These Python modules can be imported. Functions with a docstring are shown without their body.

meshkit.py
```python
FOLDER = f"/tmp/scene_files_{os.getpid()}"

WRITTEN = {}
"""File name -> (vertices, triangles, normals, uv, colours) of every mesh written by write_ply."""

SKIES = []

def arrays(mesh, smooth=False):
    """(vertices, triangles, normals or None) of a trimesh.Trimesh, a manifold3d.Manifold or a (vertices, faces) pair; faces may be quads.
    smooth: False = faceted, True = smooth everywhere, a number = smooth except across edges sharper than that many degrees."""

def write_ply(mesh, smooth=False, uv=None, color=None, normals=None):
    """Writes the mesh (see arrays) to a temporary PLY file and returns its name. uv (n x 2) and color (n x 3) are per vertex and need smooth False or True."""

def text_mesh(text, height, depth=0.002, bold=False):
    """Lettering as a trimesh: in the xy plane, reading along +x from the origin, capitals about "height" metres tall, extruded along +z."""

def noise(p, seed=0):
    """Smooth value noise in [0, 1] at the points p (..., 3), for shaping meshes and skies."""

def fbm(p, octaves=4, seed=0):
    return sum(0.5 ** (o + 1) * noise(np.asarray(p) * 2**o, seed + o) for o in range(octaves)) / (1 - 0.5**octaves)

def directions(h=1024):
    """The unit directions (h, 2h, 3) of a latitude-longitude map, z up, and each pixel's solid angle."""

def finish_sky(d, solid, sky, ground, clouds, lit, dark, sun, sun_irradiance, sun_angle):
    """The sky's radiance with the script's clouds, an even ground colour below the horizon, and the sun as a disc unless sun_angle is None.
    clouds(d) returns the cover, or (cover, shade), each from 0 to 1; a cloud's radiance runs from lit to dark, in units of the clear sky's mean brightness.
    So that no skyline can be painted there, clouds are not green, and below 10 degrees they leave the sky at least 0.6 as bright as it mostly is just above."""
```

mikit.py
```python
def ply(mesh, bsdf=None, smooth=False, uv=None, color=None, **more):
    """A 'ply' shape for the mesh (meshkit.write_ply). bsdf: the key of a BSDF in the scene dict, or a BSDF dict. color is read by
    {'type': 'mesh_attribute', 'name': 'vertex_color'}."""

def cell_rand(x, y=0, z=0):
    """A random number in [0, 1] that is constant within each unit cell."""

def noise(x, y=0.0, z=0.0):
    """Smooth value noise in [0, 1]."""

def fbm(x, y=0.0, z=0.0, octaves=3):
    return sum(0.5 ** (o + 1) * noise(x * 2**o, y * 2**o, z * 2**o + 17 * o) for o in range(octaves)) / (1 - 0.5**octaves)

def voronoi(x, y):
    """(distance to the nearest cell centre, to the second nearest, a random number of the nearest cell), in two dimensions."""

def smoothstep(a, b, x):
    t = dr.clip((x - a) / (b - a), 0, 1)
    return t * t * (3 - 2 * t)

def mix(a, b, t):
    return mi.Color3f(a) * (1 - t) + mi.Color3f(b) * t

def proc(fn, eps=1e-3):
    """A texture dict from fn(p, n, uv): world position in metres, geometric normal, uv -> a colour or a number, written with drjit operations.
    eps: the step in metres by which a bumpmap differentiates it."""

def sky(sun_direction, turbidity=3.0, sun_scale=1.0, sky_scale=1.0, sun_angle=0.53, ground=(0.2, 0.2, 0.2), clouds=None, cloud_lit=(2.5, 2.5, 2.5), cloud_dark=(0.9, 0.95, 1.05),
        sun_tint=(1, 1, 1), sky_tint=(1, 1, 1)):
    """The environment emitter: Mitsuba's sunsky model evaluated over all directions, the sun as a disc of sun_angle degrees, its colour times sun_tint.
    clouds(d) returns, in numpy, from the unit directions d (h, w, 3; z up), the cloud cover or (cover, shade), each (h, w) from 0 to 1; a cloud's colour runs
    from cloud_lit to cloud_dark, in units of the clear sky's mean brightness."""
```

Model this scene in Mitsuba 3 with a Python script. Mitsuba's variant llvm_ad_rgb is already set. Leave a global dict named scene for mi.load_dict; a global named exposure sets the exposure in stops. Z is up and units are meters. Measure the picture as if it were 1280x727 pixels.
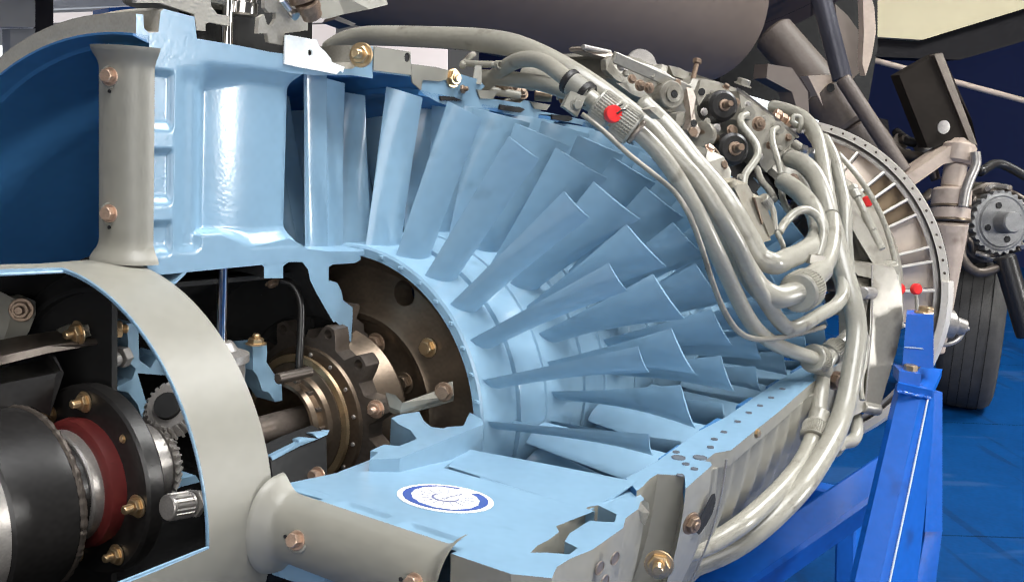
import math, numpy as np, trimesh, manifold3d as m3, mitsuba as mi, mikit, meshkit
import drjit as dr
from shapely.geometry import Polygon, Point
from shapely.ops import unary_union
T4 = mi.ScalarTransform4f
scene, labels = {}, {}
exposure = 0.3
# ------------------------------------------------------------------ camera and light (metres; engine axis = x, z up)
cam = {'origin': [-0.57175, -0.77799, 0.33391], 'target': [0.26538, -0.25307, 0.18009], 'up': [0.09581, 0.13616, 0.98604], 'fov': 54.4366}
scene['camera'] = {'type': 'perspective', 'fov': cam['fov'], 'fov_axis': 'x', 'near_clip': 0.05, 'far_clip': 100.0,
                   'to_world': T4().look_at(origin=cam['origin'], target=cam['target'], up=cam['up'])}
FLOOR = -0.9
SKYLIGHT, DOORLIGHT, HIGHLIGHT, AMBIENT = 10.4, 2.8, 50.0, 0.08
scene['ambient'] = {'type': 'constant', 'radiance': {'type': 'rgb', 'value': [AMBIENT*1.0, AMBIENT, AMBIENT*1.02]}}


def lamp(key, c, u, v, rad, label):
    """a flat lit panel, centre c, half edges u and v; it shines along u x v"""
    c, u, v = map(np.array, (c, u, v))
    if np.dot(np.cross(u, v), np.array((.3, -.1, .1))-c) < 0:
        u = -u
    m = trimesh.Trimesh([c-u-v, c+u-v, c+u+v, c-u+v], [[0, 1, 2], [0, 2, 3]], process=False)
    scene[key] = mikit.ply(m, {'type': 'diffuse', 'reflectance': {'type': 'rgb', 'value': [.5, .5, .5]}},
                           emitter={'type': 'area', 'radiance': {'type': 'rgb', 'value': list(rad)}})
    labels[key] = {'label': label, 'category': 'lamp'}


lamp('ceiling_skylight', (-.6, -2.0, 4.2), (2.0, 0, 0), (0, -1.2, 0), (SKYLIGHT, SKYLIGHT, SKYLIGHT*1.0), 'bright skylight panel in the hangar roof above the engine')
lamp('hangar_door_opening', (-3.6, -3.4, 1.2), (1.0, -1.3, 0), (0, 0, 1.5), (DOORLIGHT, DOORLIGHT*.98, DOORLIGHT*.94), 'bright open hangar doorway behind the viewer')

lamp('highlight_panel', (4.2, -6.9, .85), (.32, .18, 0), (0, 0, .95), (HIGHLIGHT, HIGHLIGHT*.98, HIGHLIGHT*.94), 'added tall light panel out of view at the right, for the strut highlight and fill')  # added unseen panel, placed for the strut highlight and some fill
lamp('ceiling_skylight_001', (5.0, -2.6, 4.6), (1.6, 0, 0), (0, -1.2, 0), (SKYLIGHT*1.5, SKYLIGHT*1.5, SKYLIGHT*1.45), 'added light panel out of view above the parked aircraft, brightening floor and gear')  # added unseen panel to brighten the far floor and landing gear
# ------------------------------------------------------------------ materials


def rgb(c): return {'type': 'rgb', 'value': list(map(float, c))}


def mat(name, col, rough=.4, metal=0., coat=0., spec=.5, bump=None, eps=1e-3):
    d = {'type': 'principled', 'base_color': mikit.proc(col) if callable(col) else rgb(col), 'roughness': rough if not callable(rough) else mikit.proc(rough),
         'metallic': metal, 'specular': spec, 'clearcoat': coat, 'clearcoat_gloss': .9}
    if bump:
        d = {'type': 'bumpmap', 'arbitrary': mikit.proc(bump[0], eps=eps), 'scale': bump[1], 'bsdf': d}
    scene[name] = {'type': 'twosided', 'bsdf': d}


def varied(c, amt, f, amt2=.0, dirt=None):
    """base colour with a soft mottling; dirt: (colour, coverage, frequency)"""
    c = np.array(c)

    def fn(p, n, uv):
        a = mikit.fbm(p.x*f, p.y*f, p.z*f, 3)-.5
        k = 1+amt*2*a
        if amt2:
            k = k+amt2*2*(mikit.noise(p.x*f*11, p.y*f*11, p.z*f*11)-.5)
        out = mi.Color3f(*[float(v) for v in c])*k
        if dirt:
            d = mikit.smoothstep(1-dirt[1], 1-dirt[1]+.25, mikit.fbm(p.x*dirt[2]+7, p.y*dirt[2], p.z*dirt[2], 4))
            out = mikit.mix(out, dirt[0], d*.7)
        return out
    return fn


peel = lambda p, n, uv: mikit.noise(p.x*420, p.y*420, p.z*420)+.6*mikit.noise(p.x*190, p.y*190, p.z*190)
cast = lambda p, n, uv: mikit.fbm(p.x*520, p.y*520, p.z*520, 2)
BLUE = (.178, .292, .392)
mat('blue_casting_paint', varied(BLUE, .06, 14, .025, ((.14, .235, .32), .34, 24)), .19, coat=.4, bump=(peel, .00007), eps=4e-4)
mat('blue_blade_paint', varied((.215, .35, .462), .07, 9, .03, ((.15, .25, .33), .36, 26)), .2, coat=.5)
mat('blue_duct_shade', varied((.035, .135, .30), .06, 10, .04), .5)  # darker blue: shade inside the duct is put into the colour
mat('white_blue_paint', varied((.72, .76, .76), .05, 30, .05), .45, bump=(cast, .0003), eps=4e-4)
mat('grey_paint', varied((.205, .198, .168), .035, 9, .035, ((.14, .135, .11), .24, 60)), .42, coat=.12, bump=(peel, .00004), eps=4e-4)
mat('grey_cast_paint', varied((.27, .255, .22), .09, 45, .10), .6, bump=(cast, .0009), eps=4e-4)
mat('pipe_paint', varied((.268, .256, .215), .07, 25, .04, ((.11, .095, .07), .38, 40)), .25, coat=.45)
mat('silver_paint', varied((.235, .22, .185), .09, 20, .05, ((.10, .085, .065), .44, 25)), .36, metal=.2, coat=.2)
mat('sheet_metal', varied((.42, .40, .38), .10, 25, .03, ((.24, .21, .18), .42, 20)), .36, metal=.45)
mat('brown_steel', varied((.19, .145, .105), .35, 28, .10, ((.22, .17, .11), .4, 18)), .33, metal=.8)
mat('dark_steel', varied((.11, .092, .078), .3, 30, .1), .38, metal=.6)
mat('black_paint', varied((.014, .013, .0125), .3, 25, .2), .38, coat=.2)
mat('flat_black', varied((.006, .006, .006), .3, 20), .75)  # matt black, also put in for shade in gaps and holes
mat('ring_paint', varied((.56, .53, .48), .06, 14, .03), .35, metal=.1)
mat('cream_valve', varied((.27, .245, .19), .06, 30, .04, ((.2, .17, .12), .38, 40)), .55)
mat('panel_metal', varied((.60, .51, .43), .10, 8, .03), .35, metal=.15)
mat('rust_panel', varied((.26, .19, .12), .2, 8, .05, ((.42, .28, .09), .4, 12)), .4, metal=.2)
mat('shaft_steel', varied((.24, .20, .17), .2, 30, .08), .3, metal=.5)
mat('chrome_steel', (.62, .6, .58), .12, metal=1.)
mat('worn_steel', varied((.36, .34, .32), .2, 60, .1), .36, metal=.6)
mat('brass_plating', varied((.56, .41, .24), .15, 80, .1), .28, metal=.85)
mat('copper_plating', varied((.50, .35, .26), .15, 80, .1), .3, metal=.7)
mat('hole_grey', (.10, .115, .135), .8, spec=.1)
mat('lever_bronze', varied((.24, .2, .165), .15, 40, .08, ((.1, .07, .05), .42, 50)), .4, metal=.3)
mat('rust_bolt', varied((.22, .155, .11), .3, 90, .15), .45, metal=.5)
mat('red_plastic', (.72, .03, .03), .35)
mat('red_seal', varied((.105, .014, .013), .12, 60, .05), .5)
mat('stand_blue_paint', varied((.004, .085, .40), .10, 9, .04, ((.012, .04, .17), .36, 14)), .25, coat=.7)
mat('stand_highlight_scribe', (.36, .42, .52), .5)  # pale tone for the painted brace highlight and the scribed line
def floor_col(p, n, uv):
    c = mi.Color3f(.0012, .044, .165)*(1+.2*(mikit.fbm(p.x*5, p.y*5, 0, 3)-.5)+.12*(mikit.noise(p.x*90, p.y*90)-.5))
    u, v = p.x*.8+p.y*.6, p.y*.8-p.x*.6
    s = mikit.smoothstep(.66, .74, mikit.fbm(u*1.3, v*17, 3, 3))
    c = mikit.mix(c, (.006, .02, .06), s*.35)
    s2 = mikit.smoothstep(.66, .76, mikit.fbm(u*9+5, v*2.1, 9, 4))
    c = mikit.mix(c, (.03, .085, .21), s2*.4)
    seam = dr.abs(u*.7-dr.floor(u*.7)-.5)
    return c*(.55+.45*mikit.smoothstep(.002, .006, seam))


mat('floor_paint', floor_col, .5, spec=.12)
mat('tyre_rubber', varied((.05, .048, .046), .2, 20, .1), .7)
def belly(p, n, uv):
    k = 1+.35*(mikit.fbm(p.x*1.5, p.y*1.5, p.z*1.5, 3)-.5)
    a, b = p.x*1.25+p.y*.35, p.y*1.1-p.x*.3
    line = dr.minimum(dr.abs(a-dr.floor(a)-.5), dr.abs(b-dr.floor(b)-.5))
    return mi.Color3f(.075, .052, .048)*k*(.35+.65*mikit.smoothstep(.004, .010, line))


mat('belly_paint', belly, .42)
mat('pod_paint', varied((.125, .098, .082), .12, 2.0, .04), .5)
mat('leg_paint', varied((.42, .34, .28), .15, 8, .05, ((.1, .07, .05), .42, 9)), .45)
mat('leg_dark', varied((.12, .095, .08), .2, 9, .06, ((.05, .04, .03), .46, 9)), .5)
mat('dark_rubber_door', varied((.016, .013, .011), .3, 6, .1), .85, spec=.1)
mat('groove_black', (.022, .021, .02), .8, spec=.1)
mat('rod_blue_grey', varied((.06, .06, .075), .2, 6), .3, metal=.2)
mat('wall_white', varied((.62, .64, .68), .04, 2), .6)
mat('wall_navy', varied((.022, .034, .115), .08, 1), .7, spec=.15)
mat('beam_dark', varied((.016, .015, .017), .1, 2), .7, spec=.15)
mat('cream_paint', varied((.62, .55, .36), .05, 2), .6)
mat('hub_grey', varied((.16, .16, .16), .25, 30, .1), .5, metal=.2)
mat('column_grey', varied((.36, .36, .355), .08, 8), .55)
mat('sticker_white', (.66, .66, .65), .4)
mat('sticker_blue', (.045, .08, .27), .4)
mat('sticker_ink', (.12, .13, .25), .5)
scene['window_wall_glow'] = {'type': 'diffuse', 'reflectance': rgb((.6, .6, .6))}

# ------------------------------------------------------------------ mesh helpers


def tm(x):
    if isinstance(x, m3.Manifold):
        m = x.to_mesh()
        return trimesh.Trimesh(m.vert_properties[:, :3], m.tri_verts, process=False)
    return x


def mf(t):
    return m3.Manifold(m3.Mesh(np.asarray(t.vertices, np.float32), np.asarray(t.faces, np.uint32)))


def cat(ms): return trimesh.util.concatenate([tm(m) for m in ms])


def part(key, mesh, bsdf, smooth=30, label=None, **extra):
    """one entry; a taken key gets _001, _002 ..."""
    k, n = key, 0
    while k in scene:
        n += 1
        k = '%s_%03d' % (key, n)
    scene[k] = mikit.ply(tm(mesh), bsdf, smooth=smooth)
    d = {**({'label': label} if label else {}), **extra}
    if d:
        labels[k] = d
    return k


def thing(key, label, cat_, group=None):
    labels[key] = {'label': label, 'category': cat_, **({'group': group} if group else {})}
    return key


def ccw(p):
    p = [tuple(map(float, q)) for q in p]
    return p if Polygon(p).exterior.is_ccw else p[::-1]


def cs(poly, holes=()):
    c = m3.CrossSection([ccw(poly)], m3.FillRule.Positive)
    for h in holes:
        c = c-m3.CrossSection([ccw(h)], m3.FillRule.Positive)
    return c


def circle(c, r, n=24):
    a = np.arange(n)*2*np.pi/n
    return [(c[0]+r*math.cos(t), c[1]+r*math.sin(t)) for t in a]


AX = {'x': [[0, 0, 1, 0], [1, 0, 0, 0], [0, 1, 0, 0]], 'y': [[1, 0, 0, 0], [0, 0, 1, 0], [0, 1, 0, 0]], 'z': [[1, 0, 0, 0], [0, 1, 0, 0], [0, 0, 1, 0]]}


def prism(poly, axis, a, b, holes=()):
    """polygon in the plane across the axis (x: (y,z), y: (x,z), z: (x,y)), from a to b along it"""
    lo, hi = min(a, b), max(a, b)
    return cs(poly, holes).extrude(hi-lo).translate((0, 0, lo)).transform(np.array(AX[axis], float))


def rev(profile, segs=180, holes=()):
    """closed (x, r) profile turned about the engine axis"""
    c = cs([(max(r, 0.0), x) for x, r in profile], holes)
    return c.revolve(segs).transform(np.array([[0, 0, 1, 0], [1, 0, 0, 0], [0, 1, 0, 0]], float))


def boxm(x0, x1, y0, y1, z0, z1):
    return m3.Manifold.cube((x1-x0, y1-y0, z1-z0)).translate((x0, y0, z0))


def frame(d, up=(0, 0, 1)):
    d = np.array(d, float)
    d /= np.linalg.norm(d)
    a = np.cross(up, d)
    if np.linalg.norm(a) < 1e-3:
        a = np.cross((1, 0, 0), d)
    a /= np.linalg.norm(a)
    return np.stack([a, np.cross(d, a), d], 1)


def place(t, p, d, up=(0, 0, 1)):
    """mesh built along +z moved to p, pointing along d"""
    M = np.eye(4)
    M[:3, :3] = frame(d, up)
    M[:3, 3] = p
    t = tm(t).copy()
    t.apply_transform(M)
    return t


def lathe(prof, n=32):
    """(r, z) polyline turned about z: open surface closed at both ends when r = 0"""
    prof = np.array(prof, float)
    a = np.arange(n)*2*np.pi/n
    v = np.stack([prof[:, None, 0]*np.cos(a), prof[:, None, 0]*np.sin(a), np.repeat(prof[:, 1:2], n, 1)], -1).reshape(-1, 3)
    f = []
    for i in range(len(prof)-1):
        for j in range(n):
            k = (j+1) % n
            f += [[i*n+j, i*n+k, (i+1)*n+k], [i*n+j, (i+1)*n+k, (i+1)*n+j]]
    t = trimesh.Trimesh(v, f, process=False)
    t.merge_vertices()
    t.update_faces(t.nondegenerate_faces())
    return t


def cyl(p0, p1, r, n=24, r1=None, cap=.15):
    """round bar with softened ends"""
    p0, p1 = np.array(p0, float), np.array(p1, float)
    L = np.linalg.norm(p1-p0)
    r1 = r if r1 is None else r1
    c, c1 = min(cap*r, L*.3), min(cap*r1, L*.3)
    return place(lathe([(0, 0), (r-c, 0), (r, c), (r1, L-c1), (r1-c1, L), (0, L)], n), p0, p1-p0)


def ringbar(p0, d, prof, n=40):
    return place(lathe(prof, n), p0, d)


def tube(pts, r, n=16, sub=8, ends=True):
    """smooth round pipe through the points; r may be a list"""
    P = np.array(pts, float)
    R = np.broadcast_to(np.asarray(r, float), (len(P),)).astype(float)
    Q = np.vstack([2*P[0]-P[1], P, 2*P[-1]-P[-2]])
    out, rr = [], []
    for i in range(1, len(P)):
        p0, p1, p2, p3 = Q[i-1], Q[i], Q[i+1], Q[i+2]
        t1 = np.linalg.norm(p1-p0)**.5
        t2 = t1+np.linalg.norm(p2-p1)**.5
        t3 = t2+np.linalg.norm(p3-p2)**.5
        for s in range(sub):
            t = t1+(t2-t1)*s/sub
            a1 = (t1-t)/t1*p0+t/t1*p1
            a2 = (t2-t)/(t2-t1)*p1+(t-t1)/(t2-t1)*p2
            a3 = (t3-t)/(t3-t2)*p2+(t-t2)/(t3-t2)*p3
            b1 = (t2-t)/t2*a1+t/t2*a2
            b2 = (t3-t)/(t3-t1)*a2+(t-t1)/(t3-t1)*a3
            out.append((t2-t)/(t2-t1)*b1+(t-t1)/(t2-t1)*b2)
            rr.append(R[i-1]+(R[i]-R[i-1])*s/sub)
    out.append(P[-1])
    rr.append(R[-1])
    C = np.array(out)
    d = np.gradient(C, axis=0)
    d /= np.linalg.norm(d, axis=1, keepdims=True)
    a = np.cross(d[0], [0.3, .2, 1.])
    a /= np.linalg.norm(a)
    ang = np.arange(n)*2*np.pi/n
    V = []
    for k in range(len(C)):
        a = a-d[k]*(a@d[k])
        a /= np.linalg.norm(a)
        b = np.cross(d[k], a)
        V.append(C[k]+rr[k]*(np.cos(ang)[:, None]*a+np.sin(ang)[:, None]*b))
    V = np.array(V).reshape(-1, 3)
    i, j = np.meshgrid(np.arange(len(C)-1), np.arange(n), indexing='ij')
    k = (j+1) % n
    q = np.stack([i*n+j, i*n+k, (i+1)*n+k, (i+1)*n+j], -1).reshape(-1, 4)
    F = np.vstack([q[:, [0, 1, 2]], q[:, [0, 2, 3]]])
    if ends:
        m = len(V)
        V = np.vstack([V, C[:1], C[-1:]])
        j = np.arange(n)
        F = np.vstack([F, np.stack([np.full(n, m), (j+1) % n, j], 1), np.stack([np.full(n, m+1), (len(C)-1)*n+j, (len(C)-1)*n+(j+1) % n], 1)])
    return trimesh.Trimesh(V, F, process=False)


def hexbolt(s, stud=0., washer=True, head=.62):
    """hex head of corner radius s on a washer, along +z from 0; stud: a threaded end sticking out"""
    ms = []
    z = 0
    if washer:
        ms.append(lathe([(0, 0), (1.28*s, 0), (1.3*s, .03*s), (1.3*s, .16*s), (1.22*s, .2*s), (0, .2*s)], 24))
        z = .18*s
    a = np.arange(6)*np.pi/3
    hexp = lambda r, zz: np.stack([r*np.cos(a), r*np.sin(a), a*0+zz], 1)
    b = np.arange(18)*np.pi/9
    top = np.stack([.82*s*np.cos(b), .82*s*np.sin(b), b*0+z+head*s], 1)
    ms.append(trimesh.convex.convex_hull(np.vstack([hexp(s*.95, z), hexp(s, z+.08*s), hexp(s, z+(head-.12)*s), top])))
    if stud:
        n = max(2, int(stud/.09/s*s/.1))
        pr = [(0.0, z)]
        zz = z+head*s*.9
        pr.append((.5*s, zz))
        k = max(3, int(stud*s/(.10*s)))
        for i in range(k):
            pr += [(.52*s, zz+(i+.3)*stud*s/k), (.46*s, zz+(i+.8)*stud*s/k)]
        pr += [(.40*s, zz+stud*s+.1*s), (0, zz+stud*s+.12*s)]
        ms.append(lathe(pr, 20))
    return cat(ms)


def bolt(key, p, d, s, bsdf='brass_plating', stud=0., washer=True, head=.62, label=None, spin=0.):
    t = hexbolt(s, stud, washer, head)
    if spin:
        t.apply_transform(trimesh.transformations.rotation_matrix(spin, (0, 0, 1)))
    return part(key, place(t, p, d), bsdf, 25, label)


def knurl(p0, p1, r, n=40, depth=.09):
    """ribbed coupling nut"""
    p0, p1 = np.array(p0, float), np.array(p1, float)
    L = np.linalg.norm(p1-p0)
    a = np.arange(4*n)*2*np.pi/(4*n)
    rad = np.where((np.arange(4*n) % 4) < 2, 1., 1-depth)
    pol = np.stack([rad*np.cos(a), rad*np.sin(a)], 1)*r
    body = m3.CrossSection([pol.tolist()], m3.FillRule.Positive).extrude(L*.76).translate((0, 0, L*.12))
    e0 = lathe([(0, 0), (r*.86, 0), (r*.95, L*.04), (r*.95, L*.13), (0, L*.13)], 32)
    e1 = lathe([(0, L*.87), (r*.95, L*.87), (r*.95, L*.96), (r*.86, L), (0, L)], 32)
    return place(cat([body, e0, e1]), p0, p1-p0)


def slab(front, vec):
    """flat-ish polygon of 3D points, made solid along vec"""
    P = np.array(front, float)
    c = P.mean(0)
    _, _, vt = np.linalg.svd(P-c)
    uv = (P-c) @ vt[:2].T
    c2 = cs(uv).triangulate() if False else None
    v2, f2 = trimesh.creation.triangulate_polygon(Polygon(uv), engine='earcut')
    idx = [int(np.argmin(np.linalg.norm(uv-q, axis=1))) for q in v2]
    f = np.array([[idx[i] for i in t] for t in f2])
    n = len(P)
    V = np.vstack([P, P+np.array(vec, float)])
    j = np.arange(n)
    k = (j+1) % n
    F = np.vstack([f, f[:, ::-1]+n, np.stack([j, k, k+n], 1), np.stack([j, k+n, j+n], 1)])
    t = trimesh.Trimesh(V, F, process=False)
    t.fix_normals()
    return t


def rbox(c, size, R=np.eye(3), b=.002):
    """box with chamfered edges"""
    h = np.array(size)/2
    pts = []
    for sx in (-1, 1):
        for sy in (-1, 1):
            for sz in (-1, 1):
                for k in range(3):
                    q = h.copy()
                    q[[i for i in range(3) if i != k]] -= b
                    pts.append(q*[sx, sy, sz])
    t = trimesh.convex.convex_hull(np.array(pts))
    t.vertices = t.vertices @ np.array(R).T+np.array(c)
    return t


def bar(p0, p1, w, h, up=(0, 0, 1), b=.002):
    """straight square bar from p0 to p1, w across and h along up"""
    p0, p1 = np.array(p0, float), np.array(p1, float)
    F = frame(p1-p0, up)
    return rbox((p0+p1)/2, (w, h, np.linalg.norm(p1-p0)), F, b)


def pt(x, r, th):
    th = math.radians(th)
    return np.array([x, -r*math.sin(th), r*math.cos(th)])


def faces(t, mask):
    s = trimesh.Trimesh(t.vertices, t.faces[mask], process=False)
    s.remove_unreferenced_vertices()
    return s


E = 'jet_engine'
thing(E, 'large jet engine cut open to show light blue compressor blades, grey pipes on its casing', 'jet engine')
exec_order = []

# ------------------------------------------------------------------ casings: turned, then a quarter is cut away
YT, ZB, ZF, ZH = -.028, .005, .0095, .028


def cut_parts(key, m, bsdf):
    m.merge_vertices()
    for c in m.split(only_watertight=False):
        if c.area > 2e-5:
            part(key, c, bsdf, False)


def casing(key, profile, keep, cuts, mats=('grey_paint', 'blue_casting_paint', 'blue_casting_paint'), segs=240, extra=None):
    """turn the profile, keep what lies inside keep, split by surface: outside skin, inside skin, cut faces. cuts: list of (axis, value)"""
    s = rev(profile, segs)
    if extra is not None:
        s = s-extra
    s = s ^ keep
    t = tm(s)
    n, c = t.face_normals, t.triangles_center
    cut = np.zeros(len(n), bool)
    for ax, v in cuts:
        if isinstance(ax, float):       # a cut that slopes along x
            cut |= (np.abs(t.triangles[:, :, 2]-(v+ax*t.triangles[:, :, 0])) < 1e-4).all(1)
            continue
        cut |= (np.abs(t.triangles[:, :, ax]-v) < 1e-4).all(1)
    rad = c*[0, 1, 1]
    rad /= np.maximum(np.linalg.norm(rad, axis=1, keepdims=True), 1e-9)
    d = (n*rad).sum(1)
    out = ~cut & (d > -.35)
    inn = ~cut & ~out
    part(key, faces(t, out), mats[0], 35)
    if inn.any():
        part(key+'__inner_skin', faces(t, inn), mats[1], 35)
    if cut.any():
        cut_parts(key+'__cut_face', faces(t, cut), mats[2])


TOPHALF = boxm(-2, 3, YT, 2, -2, 2)                      # beyond the upright cut
LOWHALF = boxm(-2, 3, -2, YT-.0005, -2, ZB)              # below the level cut
TOPCUT, LOWCUT = [(1, YT)], [(2, ZB)]

# intake frame, upper part: profile read on the upright cut face
up_front = [(-0.009, 0.417), (-0.0018, 0.4173), (-0.0009, 0.406), (0.0041, 0.4025), (0.014, 0.4044), (0.0163, 0.4224), (0.0197, 0.4249), (0.0529, 0.4225), (0.056, 0.4037), (0.1074, 0.4028), (0.1629, 0.4002), (0.1674, 0.3968), (0.2293, 0.3912), (0.2668, 0.3954), (0.2835, 0.403), (0.285, 0.4213), (0.2997, 0.4228), (0.3019, 0.388), (0.2672, 0.3886), (0.2175, 0.3844), (0.1735, 0.3831), (0.1387, 0.3855), (0.1078, 0.3857), (0.0599, 0.3862), (0.0075, 0.3907), (0.0025, 0.3955), (-0.0089, 0.399)]
casing(E+'__intake_casing', up_front, TOPHALF, TOPCUT, ('grey_cast_paint', 'blue_duct_shade', 'blue_casting_paint'))
part(E+'__intake_casing__lip', rev([(-.012, .3985), (-.012, .4005), (.006, .4005), (.012, .394), (.010, .392), (-.004, .396)], 220) ^ TOPHALF, 'blue_duct_shade', 30)
# compressor casing, upper part
up_rear = [(0.2999, 0.4202), (0.3668, 0.4237), (0.3694, 0.4102), (0.4177, 0.4109), (0.513, 0.4033), (0.5249, 0.396), (0.5162, 0.3902), (0.5225, 0.3835), (0.5377, 0.3814), (0.6135, 0.3798), (0.6233, 0.3848), (0.678, 0.3827), (0.6705, 0.372), (0.7026, 0.3704), (0.8142, 0.3652), (0.9421, 0.3555), (1.1814, 0.3353), (1.7047, 0.2902), (1.7094, 0.2754), (1.186, 0.3146), (0.8167, 0.3493), (0.805, 0.3575), (0.7273, 0.3611), (0.7121, 0.3685), (0.6667, 0.3673), (0.6655, 0.3593), (0.5747, 0.3636), (0.566, 0.3705), (0.5204, 0.3679), (0.512, 0.3602), (0.4463, 0.3666), (0.4261, 0.3692), (0.3966, 0.3769), (0.3772, 0.3877), (0.369, 0.3954), (0.3015, 0.395)]
casing(E+'__compressor_casing', up_rear, TOPHALF, TOPCUT, ('grey_paint', 'blue_duct_shade', 'blue_casting_paint'))
# lower parts, read on the level cut face
SL, Z0 = -.1101, .0296                                      # the level cut of the intake frame falls gently towards the rear
LOWFRONT = boxm(-2, 3, -2, YT-.0005, -2, 0).transform(np.array([[1, 0, 0, 0], [0, 1, 0, 0], [SL, 0, 1, Z0]], float))
low_front = [(-0.0408, 0.4617), (0.0117, 0.4616), (0.0351, 0.452), (0.0589, 0.4494), (0.0948, 0.4502), (0.17, 0.44), (0.1987, 0.4283), (0.2251, 0.4244), (0.2606, 0.4193), (0.2801, 0.4078), (0.2968, 0.3932), (0.3144, 0.3814), (0.3341, 0.363), (0.1888, 0.382), (0.0347, 0.4134)]
low_front = [(-.005, .3855), (-.005, .438)]+low_front[1:-1]+[(.03, .3845)]
slot = [(0.0465, -0.4217), (0.066, -0.4164), (0.0858, -0.415), (0.1117, -0.4099), (0.1229, -0.4004), (0.1408, -0.4004), (0.1723, -0.3958), (0.2002, -0.3897), (0.2139, -0.3933), (0.203, -0.4174), (0.1783, -0.4273), (0.1678, -0.4171), (0.163, -0.411), (0.1154, -0.4176), (0.0934, -0.4254), (0.0879, -0.44), (0.0688, -0.4434), (0.0574, -0.4301)]
casing(E+'__lower_intake_casing', low_front, LOWFRONT, [(SL, Z0)], ('grey_paint', 'blue_casting_paint', 'blue_casting_paint'),
       extra=prism(slot, 'z', -.05, .1))
low_flange = [(0.2935, -0.3923), (0.352, -0.3861), (0.3656, -0.415), (0.3567, -0.4196), (0.3392, -0.3938), (0.2932, -0.3985)]
low_rear = [(0.3017, -0.3778), (0.276, -0.4024), (0.2927, -0.4013), (0.3165, -0.3971), (0.3357, -0.3971), (0.3509, -0.4203), (0.3157, -0.4361), (0.4028, -0.4292), (0.4119, -0.4239), (0.4101, -0.4182), (0.4445, -0.4157), (0.4694, -0.4257), (0.5556, -0.4206), (0.6795, -0.414), (0.8015, -0.4048), (0.8679, -0.4003), (0.9431, -0.3982), (1.1197, -0.3898), (1.1456, -0.3725), (1.0293, -0.363), (0.9582, -0.3568), (0.8372, -0.3589), (0.7122, -0.3651), (0.5958, -0.3716), (0.5052, -0.3693), (0.4513, -0.3741), (0.3732, -0.3792)]
low_rear = [(x, abs(y)) for x, y in low_rear]
pocket = prism([(0.4032, -0.4147), (0.4153, -0.4161), (0.4445, -0.4157), (0.4694, -0.4257), (0.4372, -0.443), (0.3864, -0.4444)], 'z', -.035, .1)
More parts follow.
